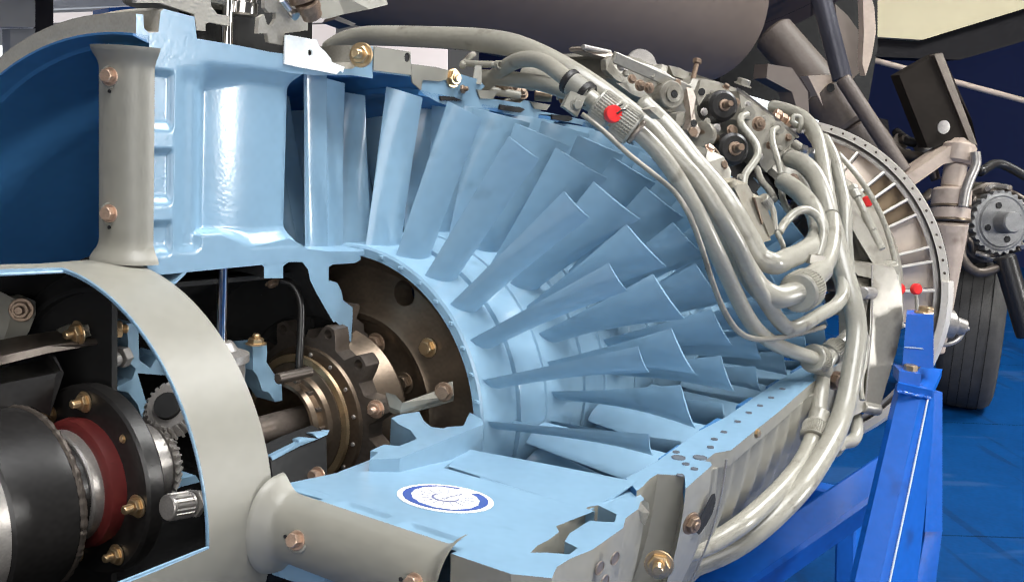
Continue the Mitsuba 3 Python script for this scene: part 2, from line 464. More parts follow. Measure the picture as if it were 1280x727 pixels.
flange_slot = rev([(.30, .428), (.30, .50), (.34, .50), (.34, .428)], 120) ^ boxm(-1, 2, -1, 0, -.20, -.05)
ZL = -.013
casing(E+'__lower_compressor_casing', low_rear, boxm(-2, 3, -2, YT-.0005, ZL, ZB), LOWCUT, ('grey_paint', 'blue_duct_shade', 'blue_casting_paint'))
sheet_ = [(.276, .372), (.276, .4024), (.3165, .3971), (.3357, .3971), (.3509, .4203), (.3157, .4361), (.4028, .4292), (.412, .4195)]
sheet_ += [(x, .4165-.034*(x-.42)-.0035*math.cos((x-.42)*105)) for x in np.linspace(.42, .93, 90)]+[(1.12, .385), (1.145, .371), (1.0, .355), (.6, .366), (.40, .374)]
s = tm(rev(sheet_, 240) ^ boxm(-2, 3, -2, YT-.0005, -2, ZL+.001))
part(E+'__lower_compressor_casing__outer_sheet', s, 'grey_paint', 35, 'ribbed grey outer sheet below the split flange')
p = np.array([(0.3965, -0.4328, -0.0241), (0.4064, -0.4327, -0.026), (0.4126, -0.4321, -0.0351), (0.4105, -0.4307, -0.0492), (0.398, -0.4294, -0.0591), (0.3815, -0.4286, -0.0649), (0.3713, -0.4295, -0.0588), (0.3709, -0.431, -0.046), (0.3825, -0.4322, -0.0335)])
part(E+'__lower_compressor_casing__slot', slab(p+(-.001, -.002, 0), (.002, .001, 0)), 'flat_black', False)
part(E+'__lower_compressor_casing__strap', tube([pt(.448, .4285, a) for a in np.linspace(90, 125, 24)], .0012, 8, 3), 'worn_steel', 30)
low_flange = [(x, abs(y)) for x, y in low_flange]
# round bolt holes along the split flange, shown by their rims
for k, p in enumerate([(0.4164, -0.3824, 0.005), (0.3852, -0.4068, 0.005), (0.3474, -0.4166, 0.005), (0.4168, -0.4101, 0.005), (0.377, -0.42, 0.005), (0.4935, -0.3966, 0.005), (0.5299, -0.3944, 0.005), (0.5859, -0.3908, 0.005), (0.6367, -0.3872, 0.005), (0.6832, -0.386, 0.005), (0.7371, -0.3834, 0.005), (0.7997, -0.3791, 0.005), (0.4608, -0.4046, 0.005), (0.3999, -0.3923, 0.005)]):
    r = .0066 if k in (3, 13) else .0034
    part(E+'__flange_hole', trimesh.util.concatenate([lathe([(r, 0), (r*1.06, .0012), (r*1.14, .0012), (r*1.16, 0)], 24).apply_translation(np.array(p)), lathe([(0, .0006), (r, .0006)], 20).apply_translation(np.array(p))]), 'hole_grey', 30)

# hub of the intake frame with the bearing web, upper part
hub_up = [(0.0076, 0.1979), (0.0403, 0.1977), (0.0468, 0.1942), (0.0378, 0.1843), (0.0297, 0.1805), (0.0342, 0.1794), (0.0469, 0.1881), (0.0523, 0.1961), (0.0879, 0.195), (0.1398, 0.1921), (0.1454, 0.1876), (0.1458, 0.176), (0.1727, 0.1737), (0.1722, 0.1864), (0.1801, 0.1901), (0.2002, 0.1887), (0.209, 0.1802), (0.2132, 0.1677), (0.2238, 0.1526), (0.2412, 0.1311), (0.2522, 0.118), (0.2561, 0.1184), (0.2616, 0.1141), (0.2728, 0.1052), (0.276, 0.0964), (0.2831, 0.0917), (0.2836, 0.1067), (0.2841, 0.1216), (0.2835, 0.131), (0.2668, 0.1411), (0.2636, 0.1515), (0.2565, 0.1612), (0.2421, 0.1643), (0.2413, 0.1804), (0.2476, 0.1826), (0.2672, 0.1821), (0.2846, 0.1818), (0.294, 0.1848), (0.2921, 0.1942), (0.2379, 0.1975), (0.208, 0.202), (0.197, 0.2078), (0.1803, 0.2146), (0.1446, 0.2107), (0.1128, 0.2084), (0.0466, 0.2063), (0.0075, 0.2045)]
hub = rev(hub_up, 200) ^ TOPHALF
t = tm(hub)
cut = (np.abs(t.triangles[:, :, 1]-YT) < 1e-4).all(1)
rad = t.triangles_center*[0, 1, 1]
rad /= np.linalg.norm(rad, axis=1, keepdims=True)
outw = ~cut & ((t.face_normals*rad).sum(1) > .5)
part(E+'__hub_frame', faces(t, ~cut & ~outw), 'flat_black', 35)
cut_parts(E+'__hub_frame__cut_face', faces(t, cut), 'blue_casting_paint')
part(E+'__hub_frame__flow_skin', faces(t, outw), 'blue_casting_paint', 35)
# lower: the narrow level cut of the hub, standing above the strut
hub_low = [(0.1184, -0.2009), (0.14, -0.1932), (0.1384, -0.1846), (0.1625, -0.1813), (0.169, -0.1952), (0.1991, -0.1933), (0.218, -0.1702), (0.2252, -0.1495), (0.2374, -0.1286), (0.2572, -0.1269), (0.2783, -0.1347), (0.2529, -0.1609), (0.2421, -0.1787), (0.2465, -0.1912), (0.2541, -0.1908), (0.2684, -0.2012), (0.3159, -0.1762), (0.3047, -0.2), (0.2885, -0.2132), (0.2071, -0.2164), (0.1414, -0.2185)]
part(E+'__lower_hub_rim', prism(hub_low, 'z', -.06, ZH), 'blue_casting_paint', 20)
hp = tm(prism([(0.0121, -0.1866), (0.0329, -0.1913), (0.0587, -0.2018), (0.096, -0.1849), (0.1527, -0.1722), (0.2332, -0.167), (0.3875, -0.144), (0.3539, -0.1712), (0.227, -0.2193), (0.1908, -0.2328), (0.0938, -0.2393), (0.0193, -0.2412), (0.0149, -0.2164)], 'z', -.08, 0))
hv = np.array(hp.vertices)
hv[:, 2] += Z0-.0004+SL*hv[:, 0]
part(E+'__lower_hub_plate', trimesh.Trimesh(hv, hp.faces, process=False), 'blue_casting_paint', 20)
# dark bulkhead inside, behind the cavity
part(E+'__bulkhead', rev([(.262, .06), (.268, .06), (.268, .19), (.262, .19)], 96) ^ boxm(-1, 1, .015, 1, -1, 1), 'flat_black', 30)
part(E+'__inner_liner', rev([(-.02, .170), (.26, .165), (.26, .17), (-.02, .175)], 96) ^ boxm(-1, 1, .0, 1, -1, 1), 'flat_black', 30)
part(E+'__lower_liner', rev([(-.02, .150), (.29, .150), (.29, .155), (-.02, .155)], 96) ^ boxm(-1, 1, -1, .0, -1, -.03), 'flat_black', 30)

# ------------------------------------------------------------------ struts


def strut(th, key, low=False):
    """radial strut: a thick plate with a dished middle, and a grey nose fairing; low: the dish runs out level into the casing's cut face"""
    xs = np.concatenate([np.linspace(.004, .040, 25), np.linspace(.043, .115, 25), np.linspace(.12, .194, 20)])
    zs = np.concatenate([np.linspace(.188, .40, 108)])
    sm = lambda a, b, v: (lambda q: q*q*(3-2*q))(np.clip((v-a)/(b-a), 0, 1))
    X, Z = np.meshgrid(xs, zs, indexing='ij')
    if low:
        inside = np.clip((X-.010)/.168, 0, 2)
        tail = 0
    else:
        inside = sm(.054, .078, X)*sm(.203+.5*np.clip(.13-X, 0, .04), .226, Z)*(1-sm(.366-.25*np.clip(.12-X, 0, .05), .386, Z))
        tail = .65*sm(.180, .194, X)*inside
    slight = sm(.030, .048, X)*(1-sm(.056, .066, X))*sm(.205, .215, Z)*(1-sm(.360, .380, Z))
    pock = 0
    for z0, z1 in ((.316, .372), (.250, .303), (.204, .238)):
        pock = pock+(1-sm(.0275, .0315, X))*sm(z0, z0+.012, Z)*(1-sm(z1-.006, z1, Z))
    Y = .0285-(.0185 if low else .0185)*inside-(0 if low else .003)*slight-(.0035 if low else .0048)*np.clip(pock, 0, 1)
    Y = Y*(1-tail)+(0 if low else .0085)*inside*np.clip(1-((X-.130)/.067)**2, 0, 1)
    nx, nz = X.shape

    def side(s):
        v = np.stack([X, s*Y, Z], -1).reshape(-1, 3)
        i, j = np.meshgrid(np.arange(nx-1), np.arange(nz-1), indexing='ij')
        q = np.stack([i*nz+j, (i+1)*nz+j, (i+1)*nz+j+1, i*nz+j+1], -1).reshape(-1, 4)
        f = np.vstack([q[:, [0, 1, 2]], q[:, [0, 2, 3]]])
        return trimesh.Trimesh(v, f if s < 0 else f[:, ::-1], process=False)
    a, b = side(-1), side(1)
    te = []
    for j in range(nz-1):
        p = [[.194, -Y[-1, j], zs[j]], [.194, Y[-1, j], zs[j]], [.194, Y[-1, j+1], zs[j+1]], [.194, -Y[-1, j+1], zs[j+1]]]
        te.append(trimesh.Trimesh(p, [[0, 1, 2], [0, 2, 3]], process=False))
    body = trimesh.util.concatenate([a, b]+te)
    R = trimesh.transformations.rotation_matrix(math.radians(th), (1, 0, 0))
    part(E+'__'+key, body.apply_transform(R), 'blue_casting_paint', 40)
    # nose fairing
    zz = np.concatenate([np.linspace(.199, .222, 10), np.linspace(.24, .355, 8), np.linspace(.365, .389, 10)])
    a = np.linspace(-1, 1, 33)
    V = []
    for z in zz:
        flare = (.014 if low else .008)*(1-sm(.199, .222, np.array(z)))**2+(.012 if low else .0075)*sm(.366, .389, np.array(z))**2
        u = np.sign(a)*np.abs(a)**.9*math.pi/2
        x = .0095-(.0265+flare)*np.cos(u)**.8
        y = (.0295+flare)*np.sin(u)
        V.append(np.stack([x, y, u*0+z], 1))
    V = np.array(V)
    nz, na = V.shape[:2]
    i, j = np.meshgrid(np.arange(nz-1), np.arange(na-1), indexing='ij')
    q = np.stack([i*na+j, (i+1)*na+j, (i+1)*na+j+1, i*na+j+1], -1).reshape(-1, 4)
    t = trimesh.Trimesh(V.reshape(-1, 3), np.vstack([q[:, [0, 1, 2]], q[:, [0, 2, 3]]]), process=False)
    part(E+'__'+key+'__nose_fairing', t.apply_transform(R), 'grey_paint', 40)
    return R


R0 = strut(0, 'intake_strut')
R90 = strut(90, 'intake_strut_001', True)
# bolts of the nose fairings, in dimples of their own
for th in (0, 90):
    R = trimesh.transformations.rotation_matrix(math.radians(th), (1, 0, 0))
    for z in (.362, .243):
        p = (R @ np.array([-.0165, (-.004 if th == 0 else .004), z, 1]))[:3]
        d = (R[:3, :3] @ np.array([-.93, (-.35 if th == 0 else .30), .05]))
        k = E+'__intake_strut'+('_001' if th else '')
        bolt(k+'__bolt', p+d*.001, d, .0062, 'copper_plating', head=1.05)
        part(k+'__bolt_seat', place(lathe([(0, .0006), (.0095, .0006), (.0102, 0), (.0102, -.004)], 24), p, d), 'grey_paint', 30)
        part(k+'__lock_hole', place(lathe([(0, .0008), (.0016, .0008), (.0016, 0)], 12), p+(R[:3, :3] @ np.array([-.001, 0, -.0125])), d), 'flat_black', 30)

# ------------------------------------------------------------------ nose cone shell with its window
shell = rev([(-.36, .190), (-.22, .2035), (-.12, .2025), (-.0639, .1995), (-.02, .1995), (0, .1990), (0, .1950), (-.0639, .1955), (-.22, .1995), (-.36, .186)], 220)
win = rev([(-.5, .15), (-.0685, .15), (-.0685, .25), (-.5, .25)], 120) ^ (boxm(-1, 1, -1, -.012, .002, 1))
shell = shell-win
t = tm(shell)
rad = t.triangles_center*[0, 1, 1]
rad /= np.linalg.norm(rad, axis=1, keepdims=True)
d = (t.face_normals*rad).sum(1)
part(E+'__nose_cone', faces(t, d > .7), 'grey_paint', 35, 'pale grey nose cone with a window cut in it')
part(E+'__nose_cone__inner_skin', faces(t, d < -.7), 'flat_black', 35)
part(E+'__nose_cone__cut_edge', faces(t, np.abs(d) <= .7), 'blue_casting_paint', 35)
# rolled rim along the window's edges
rim = [pt(-.0685, .1985, a) for a in np.linspace(4, 88.6, 40)]
part(E+'__nose_cone__window_rim', cat([tube(rim, .0011, 8, 2), tube([pt(-.0685, .1985, 89.2), pt(-.2, .199, 89.2), pt(-.34, .188, 89.2)], .0011, 8, 3),
     tube([pt(-.0685, .1965, 4), pt(-.2, .2, 4), pt(-.34, .188, 4)], .0014, 8, 3)]), 'blue_casting_paint', 40)

# ------------------------------------------------------------------ machinery inside the nose
A = (1, 0, 0)
part(E+'__starter_drum', ringbar((-.36, 0, 0), A, [(0, 0), (.074, 0), (.0745, .20), (.076, .205), (.079, .208), (.080, .25), (.079, .262), (.073, .270), (.052, .276), (.047, .28), (.047, .30), (0, .30)], 72), 'black_paint', 30, 'black drum with a worn weld bead')
part(E+'__starter_drum__end_cap', ringbar((-.40, 0, 0), A, [(0, 0), (.076, 0), (.0765, .245), (.0745, .25), (.0, .25)], 72), 'worn_steel', 30)
bead = [pt(-.094, .0775, a) for a in np.linspace(-20, 200, 90)]
rb = np.random.default_rng(3).uniform(.0022, .0038, 90)
part(E+'__starter_drum__weld_bead', tube(bead, rb, 8, 2), 'dark_steel', 40)
part(E+'__shaft_collar', ringbar((-.066, 0, 0), A, [(0, 0), (.049, 0), (.0505, .002), (.0505, .012), (0, .012)], 64), 'worn_steel', 30)
part(E+'__red_seal', ringbar((-.055, 0, 0), A, [(0, 0), (.053, 0), (.058, .003), (.0595, .010), (.058, .018), (0, .018)], 72), 'red_seal', 40)
part(E+'__black_flange', ringbar((-.038, 0, 0), A, [(0, 0), (.085, 0), (.0875, .0025), (.0875, .016), (.086, .018), (0, .018)], 80), 'black_paint', 30)
for a, s in ((-1, .0075), (-45, .0065), (94, .008), (142, .0075), (46, .003), (-90, .007), (190, .007)):
    bolt(E+'__black_flange__nut', pt(-.0385, .0735, a), (-1, 0, 0), s, 'brass_plating', stud=1.0 if s > .004 else 0)
part(E+'__gear_sleeve', ringbar((-.02, 0, 0), A, [(0, 0), (.041, 0), (.041, .045), (.036, .048), (0, .048)], 64), 'worn_steel', 30)


def bevel_gear(p, d, r, n, w):
    """toothed cone ring"""
    ms = [lathe([(r*.45, 0), (r*.93, 0), (r*.70, w*1.3), (r*.45, w*1.3)], 64)]
    for i in range(n):
        a = 2*math.pi*i/n
        c, s = math.cos(a), math.sin(a)
        q = []
        for rr, z, hw in ((r*1.02, 0, .0030), (r*.90, 0, .0040), (r*.76, w*1.3, .0022), (r*.66, w*1.3, .0030)):
            for k in (-1, 1):
                q.append((rr*c-k*hw*.42*s, rr*s+k*hw*.42*c, z))
        ms.append(trimesh.convex.convex_hull(np.array(q)))
    return place(cat(ms), p, d)


part(E+'__bevel_gear', bevel_gear((.026, 0, 0), (1, 0, 0), .046, 34, .012), 'worn_steel', 20)
part(E+'__bevel_gear', bevel_gear([(0.0484, -0.0115, 0.051)][0], (-.75, -.35, .5), .030, 26, .010), 'worn_steel', 20)
part(E+'__bevel_gear_001__bore', place(lathe([(0, 0), (.0125, 0), (.0125, .018), (0, .018)], 28), [(0.0484, -0.0115, 0.051)][0], (-.75, -.35, .5)), 'flat_black', 30)
# cut webs of the gear housing seen through the window
web = [(0.0293, 0.035, 0.1315), (0.0429, 0.035, 0.1298), (0.0441, 0.035, 0.0928), (0.0423, 0.035, 0.0801), (0.0572, 0.035, 0.0825), (0.0744, 0.035, 0.0896), (0.0685, 0.035, 0.0971), (0.0905, 0.035, 0.0686), (0.0498, 0.035, 0.074), (0.0519, 0.035, 0.0507), (0.0596, 0.035, 0.0367), (0.0673, 0.035, 0.0309), (0.0655, 0.035, 0.0229), (0.0483, 0.035, 0.03), (0.0425, 0.035, 0.0484), (0.0314, 0.035, 0.0627), (0.0135, 0.035, 0.0692), (0.0359, 0.035, 0.0748), (0.0404, 0.035, 0.0853), (0.0313, 0.035, 0.0932), (0.0312, 0.035, 0.1147)]
part(E+'__gear_housing_web', slab([web[i] for i in (0, 1, 2, 3, 9, 10, 11, 12, 13, 14, 15, 16, 17, 18, 19, 20)], (0, .03, 0)), 'blue_casting_paint', 20)
part(E+'__gear_housing_web', slab([web[i] for i in (2, 4, 5, 6, 7, 3)], (0, .03, 0)), 'blue_casting_paint', 20)
part(E+'__gear_housing_web', slab([(0.0373, -0.01, -0.0194), (0.078, -0.01, -0.0235), (0.0832, -0.01, -0.0316), (0.0594, -0.01, -0.0302), (0.0385, -0.01, -0.036)], (0, .04, 0)), 'blue_casting_paint', 20)
part(E+'__gear_housing', rev([(-.012, .005), (-.006, .005), (-.006, .19), (-.012, .19)], 96) ^ boxm(-1, 1, .0, 1, -1, .2), 'flat_black', 30)
part(E+'__gear_housing_floor', rev([(-.30, .172), (.02, .172), (.02, .178), (-.30, .178)], 96) ^ boxm(-1, 1, -1, 1, -1, -.03), 'flat_black', 30)
# fittings seen through the window
p = [(-0.0045, 0.0207, 0.1007), (0.0151, 0.0276, 0.101), (0.0257, 0.0299, 0.1013)]
part(E+'__pipe_fitting', cat([place(lathe([(.0045, 0), (.0068, 0), (.0072, .001), (.0072, .016), (0, .016), (0, .004), (.0045, .004)], 24), p[0], np.subtract(p[2], p[0])), place(hexbolt(.0105, washer=False, head=1.0), p[1], np.subtract(p[2], p[0]))]), 'worn_steel', 25)
p = [(-0.0494, -0.1248, 0.01), (-0.0255, -0.1258, 0.0068), (-0.0079, -0.1172, 0.0017)]
part(E+'__knurled_plug', cat([knurl(p[0], p[1], .0115, 18, .12), place(hexbolt(.0125, washer=False, head=.8), p[1], np.subtract(p[2], p[1]))]), 'worn_steel', 25)
p = [(-0.0396, 0.028, 0.1295), (-0.02, 0.0355, 0.1316), (-0.0059, 0.0343, 0.1391), (0.0029, 0.0276, 0.1322), (-0.0064, 0.0313, 0.1267), (-0.0277, 0.0266, 0.1243)]
part(E+'__grey_bracket', slab(p, (.01, .03, 0)), 'grey_paint', 25)
bolt(E+'__grey_bracket__nut', [(-0.0296, 0.0226, 0.1327)][0], (-1, .1, -.1), .0085, 'brass_plating', stud=.8)
bolt(E+'__grey_bracket__nut', [(0.0064, 0.0217, 0.1311)][0], (.9, -.5, 0), .0085, 'brass_plating', stud=.6)
p = [(-0.1065, 0.0185, 0.1229), (-0.0606, 0.022, 0.1247), (-0.0269, 0.0254, 0.1244), (-0.0018, 0.0233, 0.1243), (-0.0007, 0.0201, 0.1193), (-0.0276, 0.0245, 0.1179), (-0.0612, 0.0211, 0.1184), (-0.1072, 0.0174, 0.1156)]
part(E+'__bracket_arm', slab(p, (.0, .05, .0)), 'dark_steel', 25)
p = [(-0.0977, 0.0341, 0.0941), (-0.0533, 0.0217, 0.0988), (-0.0507, 0.0185, 0.1018), (-0.0535, 0.0261, 0.1127), (-0.0519, 0.0237, 0.1129), (-0.0483, 0.0175, 0.0987), (-0.0543, 0.0303, 0.0572), (-0.0734, 0.0265, 0.0708), (-0.0999, 0.0311, 0.0722)]
part(E+'__curved_guard', slab(p, (.02, .05, 0)), 'black_paint', 25)
p = [(-0.0509, 0.112, 0.16), (-0.0407, 0.1032, 0.1526), (-0.032, 0.0992, 0.1538), (-0.0253, 0.0971, 0.1504), (-0.0261, 0.0948, 0.1384), (-0.0343, 0.0935, 0.1219), (-0.0499, 0.0942, 0.1048), (-0.062, 0.0946, 0.105)]
part(E+'__grey_housing', slab(p, (.01, .05, 0)), 'grey_paint', 25, 'greenish grey housing lug inside the nose')
bolt(E+'__grey_housing__nut', [(-0.0445, 0.088, 0.1454)][0], (-.7, -.7, .1), .0085, 'rust_bolt', stud=.6)

# ------------------------------------------------------------------ shafts and bearing seen between nose and rotor
part(E+'__drive_shaft', cyl((.10, 0, 0), (.30, 0, 0), .0155, 32), 'shaft_steel', 30)
part(E+'__radial_shaft', cyl((.116, 0, .10), (.116, 0, .47), .0055, 20), 'chrome_steel', 30)
part(E+'__radial_shaft__collar', ringbar((.118, 0, .055), (0, 0, 1), [(0, 0), (.023, 0), (.023, .03), (.027, .032), (.027, .04), (.016, .044), (.010, .052), (0, .052)], 40), 'worn_steel', 30)
part(E+'__bearing_web', slab([(0.1591, 0.0, 0.0965), (0.1786, 0.0, 0.0954), (0.18, 0.0, 0.0864), (0.1792, -0.0, 0.0758), (0.1903, -0.0, 0.0615), (0.1965, 0.0, 0.0551), (0.2028, 0.0, 0.0467), (0.2047, 0.0, 0.0281), (0.1939, 0.0, 0.0283), (0.1839, 0.0, 0.0411), (0.1745, 0.0, 0.0446), (0.167, 0.0, 0.0619), (0.16, 0.0, 0.0702)], (0, .03, 0)), 'blue_casting_paint', 20)
bolt(E+'__bearing_web__nut', [(0.1636, 0.0, 0.0976)][0], (0, 0, 1), .0085, 'brass_plating', stud=.5)
p = [(0.2031, 0.0319, 0.1634), (0.2122, 0.0164, 0.1601), (0.2188, 0.0046, 0.1558), (0.222, -0.0051, 0.1398), (0.2195, -0.0101, 0.1093), (0.2151, -0.0134, 0.0743), (0.2138, -0.0153, 0.0604)]
part(E+'__oil_pipe', tube(p, .0042, 12, 6), 'black_paint', 40)
part(E+'__oil_nozzle', cyl([(0.1652, -0.0317, 0.0655)][0], [(0.2134, -0.0323, 0.0654)][0], .006, 20), 'dark_steel', 30)
bolt(E+'__oil_pipe__bolt', [(0.2002, 0.0163, 0.1594)][0], (0, -.6, -.8), .0065, 'rust_bolt')
# bearing carrier: lobed plate with a stepped sleeve
ang = np.radians(np.arange(0, 360, 1.5))
lob = .101+.017*np.cos((np.arange(0, 360, 1.5)-15)*math.pi/180*360/29.2)
lob = np.clip(lob, .0925, .114)
poly = [(-r*math.sin(a), r*math.cos(a)) for a, r in zip(ang, lob)]
hol = [circle((0, 0), .052, 64)]+[circle((-.105*math.sin(math.radians(a)), .105*math.cos(math.radians(a))), .0058, 16) for a in np.arange(15, 350, 29.2)]
part(E+'__bearing_carrier', prism(poly, 'x', .245, .268, hol), 'dark_steel', 30)
part(E+'__bearing_carrier__sleeve', rev([(.206, .043), (.206, .047), (.211, .050), (.219, .050), (.220, .055), (.226, .057), (.228, .066), (.240, .069), (.241, .082), (.246, .084), (.262, .075), (.262, .043)], 128), 'brown_steel', 30)
part(E+'__bearing_carrier__lock_ring', rev([(.2285, .067), (.2285, .0745), (.2325, .0755), (.234, .067)], 128), 'brass_plating', 30)
for a in np.arange(5, 200, 24):
    part(E+'__bearing_carrier__rivet', place(lathe([(.0026, 0), (.0024, .0015), (0, .0022)], 12), pt(.2405, .0755, a), (-1, 0, 0)), 'worn_steel', 40)
    part(E+'__bearing_carrier__slot_key', rbox(pt(.215, .0505, a+8), (.008, .005, .004), np.eye(3), .0005), 'dark_steel', 30)
part(E+'__bearing_carrier__cone', rev([(.268, .085), (.30, .10), (.32, .085), (.318, .08), (.298, .094), (.268, .078)], 96), 'brown_steel', 30)
bolt(E+'__bearing_carrier__stud', pt(.245, .106, 73), (-1, -.2, 0), .008, 'copper_plating', stud=.9)
q = [(0.0703, -0.1214, 0.0228), (0.1135, -0.1136, 0.0242), (0.1658, -0.1026, 0.0214), (0.14, -0.1295, -0.0156), (0.099, -0.1375, -0.0059), (0.0557, -0.1414, 0.0052)]
part(E+'__black_shield', slab(q, (.01, .03, 0)), 'flat_black', 20)
q = [(0.0691, -0.1226, 0.025), (0.1116, -0.1174, 0.0271), (0.1143, -0.1136, 0.0289), (0.1236, -0.1131, 0.0291), (0.1464, -0.1099, 0.0215), (0.1435, -0.1037, 0.0266), (0.1751, -0.0983, 0.0218), (0.1646, -0.1048, 0.0205), (0.1131, -0.1172, 0.0235), (0.0706, -0.1243, 0.0211)]
part(E+'__black_shield__edge', slab(q, (.004, .012, -.003)), 'blue_casting_paint', 20)
bolt(E+'__black_shield__nut', [(0.1177, -0.1383, -0.0043)][0], (-1, .1, .1), .0082, 'copper_plating', head=.9)
# rotor face
face = [(.318, .1865), (.3185, .182), (.330, .176), (.336, .168), (.337, .150), (.333, .120), (.328, .112), (.331, .105), (.340, .100), (.345, .085), (.343, .066), (.352, .055), (.352, .02), (.37, .02), (.37, .186)]
hs = m3.Manifold.cylinder(.1, .0155, .0155, 32).transform(np.array([[0, 0, 1, .29], [1, 0, 0, -.060], [0, 1, 0, .144]], float))
part(E+'__rotor_face', rev(face, 160)-hs, 'brown_steel', 30)
for a, r, s in ((14.7, .079, .0105), (60.9, .075, .0105), (-25, .078, .0105), (106, .077, .0105)):
    bolt(E+'__rotor_face__bolt', pt(.338, r, a), (-1, 0, 0), s, 'brown_steel' if a > 20 else 'rust_bolt', head=.7)
bolt(E+'__rotor_face__bolt', pt(.334, .133, 49.6), (-1, 0, 0), .0088, 'brass_plating', head=.8)
p = [(0.245, -0.1196, 0.037), (0.253, -0.1279, 0.0327), (0.3155, -0.1459, 0.0386), (0.3192, -0.1509, 0.0416), (0.3219, -0.1468, 0.057), (0.3152, -0.1407, 0.0543), (0.309, -0.1368, 0.0473), (0.2529, -0.1307, 0.0422), (0.2457, -0.126, 0.0515), (0.2404, -0.117, 0.0534)]
part(E+'__link_bar', slab(p, (.006, .004, -.008)), 'grey_paint', 25, 'pale flat link bar bolted to the rotor face')
bolt(E+'__link_bar__bolt', [(0.3075, -0.1457, 0.0474)][0], (-1, -.3, 0), .0085, 'rust_bolt', head=.8)
part(E+'__cut_support', slab([(0.2928, -0.02, 0.1269), (0.3038, -0.02, 0.1285), (0.3055, -0.02, 0.1226), (0.3016, -0.02, 0.1174), (0.3006, -0.02, 0.1118), (0.3138, -0.02, 0.1035), (0.3143, -0.02, 0.0947), (0.3218, -0.02, 0.0899), (0.3229, -0.02, 0.0722), (0.3183, -0.02, 0.0767), (0.3021, -0.02, 0.0858), (0.2937, -0.02, 0.087)], (0, .03, 0)), 'dark_steel', 20)

# ------------------------------------------------------------------ rotor drum and blades
drum = [(.3165, .183), (.3165, .1925), (.3185, .1955), (.322, .1957), (.386, .1952), (.3875, .193), (.389, .1935), (.3895, .199), (.394, .200), (.437, .2035), (.4385, .2015), (.440, .2015), (.441, .2045), (.526, .2065), (.5275, .2035), (.530, .204), (.531, .208), (.578, .2085), (.5795, .206), (.581, .206), (.582, .210), (.664, .212), (.666, .209), (.668, .2125), (.715, .2145), (.717, .212), (.719, .217), (.80, .2195), (.802, .217), (.86, .220), (.862, .223), (1.26, .232), (1.26, .18), (.40, .17), (.33, .18)]
part(E+'__rotor_drum', rev(drum, 220), 'blue_blade_paint', 28)
for i in range(16):
    a = -25+i*9.3
    part(E+'__rotor_drum__lip_tooth', rbox(pt(.3155, .1895, a), (.004, .006, .004), np.eye(3), .0006), 'blue_blade_paint', 20)


def airfoil(rl, rt, tl, tt, camber, thick, nr=12, nc=9, rnd=.0):
    """blade lofted from (x, r, angle) at root lead/trail to tip lead/trail; camber and thickness are parts of the chord"""
    rl, rt, tl, tt = (np.array(v, float) for v in (rl, rt, tl, tt))
    c = (1-np.cos(np.linspace(0, math.pi, nc)))/2
    V = []
    for k in range(nr):
        s = k/(nr-1)
        a, b = rl+(tl-rl)*s, rt+(tt-rt)*s
        rm = (a[1]+b[1])/2
        p0, p1 = np.array([a[0], math.radians(a[2])*rm]), np.array([b[0], math.radians(b[2])*rm])
        ch = p1-p0
        L = np.linalg.norm(ch)
        nrm = np.array([-ch[1], ch[0]])/L
        th = thick*(1-.45*s)*L*(2.2*np.sqrt(c)*(1-c)+.10*(c < .999))/1.0
        cam_ = camber*L*4*c*(1-c)*(1-.35*s)
        r = a[1]+(b[1]-a[1])*c
        up = p0+c[:, None]*ch+(cam_+th/2)[:, None]*nrm
        lo = p0+c[:, None]*ch+(cam_-th/2)[:, None]*nrm
        loop = np.vstack([up, lo[::-1][1:-1]])
        rr = np.concatenate([r, r[::-1][1:-1]])
        A_ = loop[:, 1]/rm
        V.append(np.stack([loop[:, 0], -rr*np.sin(A_), rr*np.cos(A_)], 1))
    V = np.array(V)
    n = V.shape[1]
    i, j = np.meshgrid(np.arange(nr-1), np.arange(n), indexing='ij')
    k = (j+1) % n
    q = np.stack([i*n+j, i*n+k, (i+1)*n+k, (i+1)*n+j], -1).reshape(-1, 4)
    F = [q[:, [0, 1, 2]], q[:, [0, 2, 3]]]
    for base in (0, (nr-1)*n):
        F.append(np.array([[base+m, base+m+1, base+n-1-m] for m in range(0, nc-1)]+[[base+m+1, base+n-2-m, base+n-1-m] for m in range(0, nc-2)]) % (nr*n))
    return trimesh.Trimesh(V.reshape(-1, 3), np.vstack(F), process=False)


def row(stage, base, ts, bsdf, key='blade'):
    d = mikit.ply(base, bsdf, smooth=50)
    for n, t in enumerate(ts):
        k = '%s__%s%s' % (stage, key, '' if n == 0 else '_%03d' % n)
        scene[k] = {**d, 'to_world': T4().rotate([1, 0, 0], float(t))}


rows = [  # root lead, root trail, tip lead, tip trail (x, r, deg), spacing, range
    ((.3256, .190, 2.0), (.3800, .190, 4.9), (.347, .381, 1.58), (.377, .3735, 6.40), 13.71, -3, 9),
    ((.450, .198, 30.5), (.505, .200, 34.2), (.463, .3685, 28.74), (.507, .3685, 38.06), 10.10, -8, 9),
    ((.590, .204, 31.0), (.645, .206, 36.0), (.604, .3635, 30.05), (.649, .3635, 38.63), 9.47, -8, 10),
    ((.730, .210, 77.5), (.776, .212, 81.5), (.745, .3575, 75.9), (.772, .357, 82.3), 7.2, -14, 5),
    ((.868, .215, 78.0), (.910, .215, 82.0), (.880, .353, 76.0), (.908, .353, 82.7), 7.0, -12, 5),
    ((.995, .220, 77.5), (1.035, .220, 81.5), (1.005, .349, 75.5), (1.032, .349, 82.3), 6.6, -12, 5),
    ((1.120, .225, 77.5), (1.155, .225, 81.5), (1.128, .346, 75.5), (1.152, .346, 82.3), 6.4, -12, 5)]
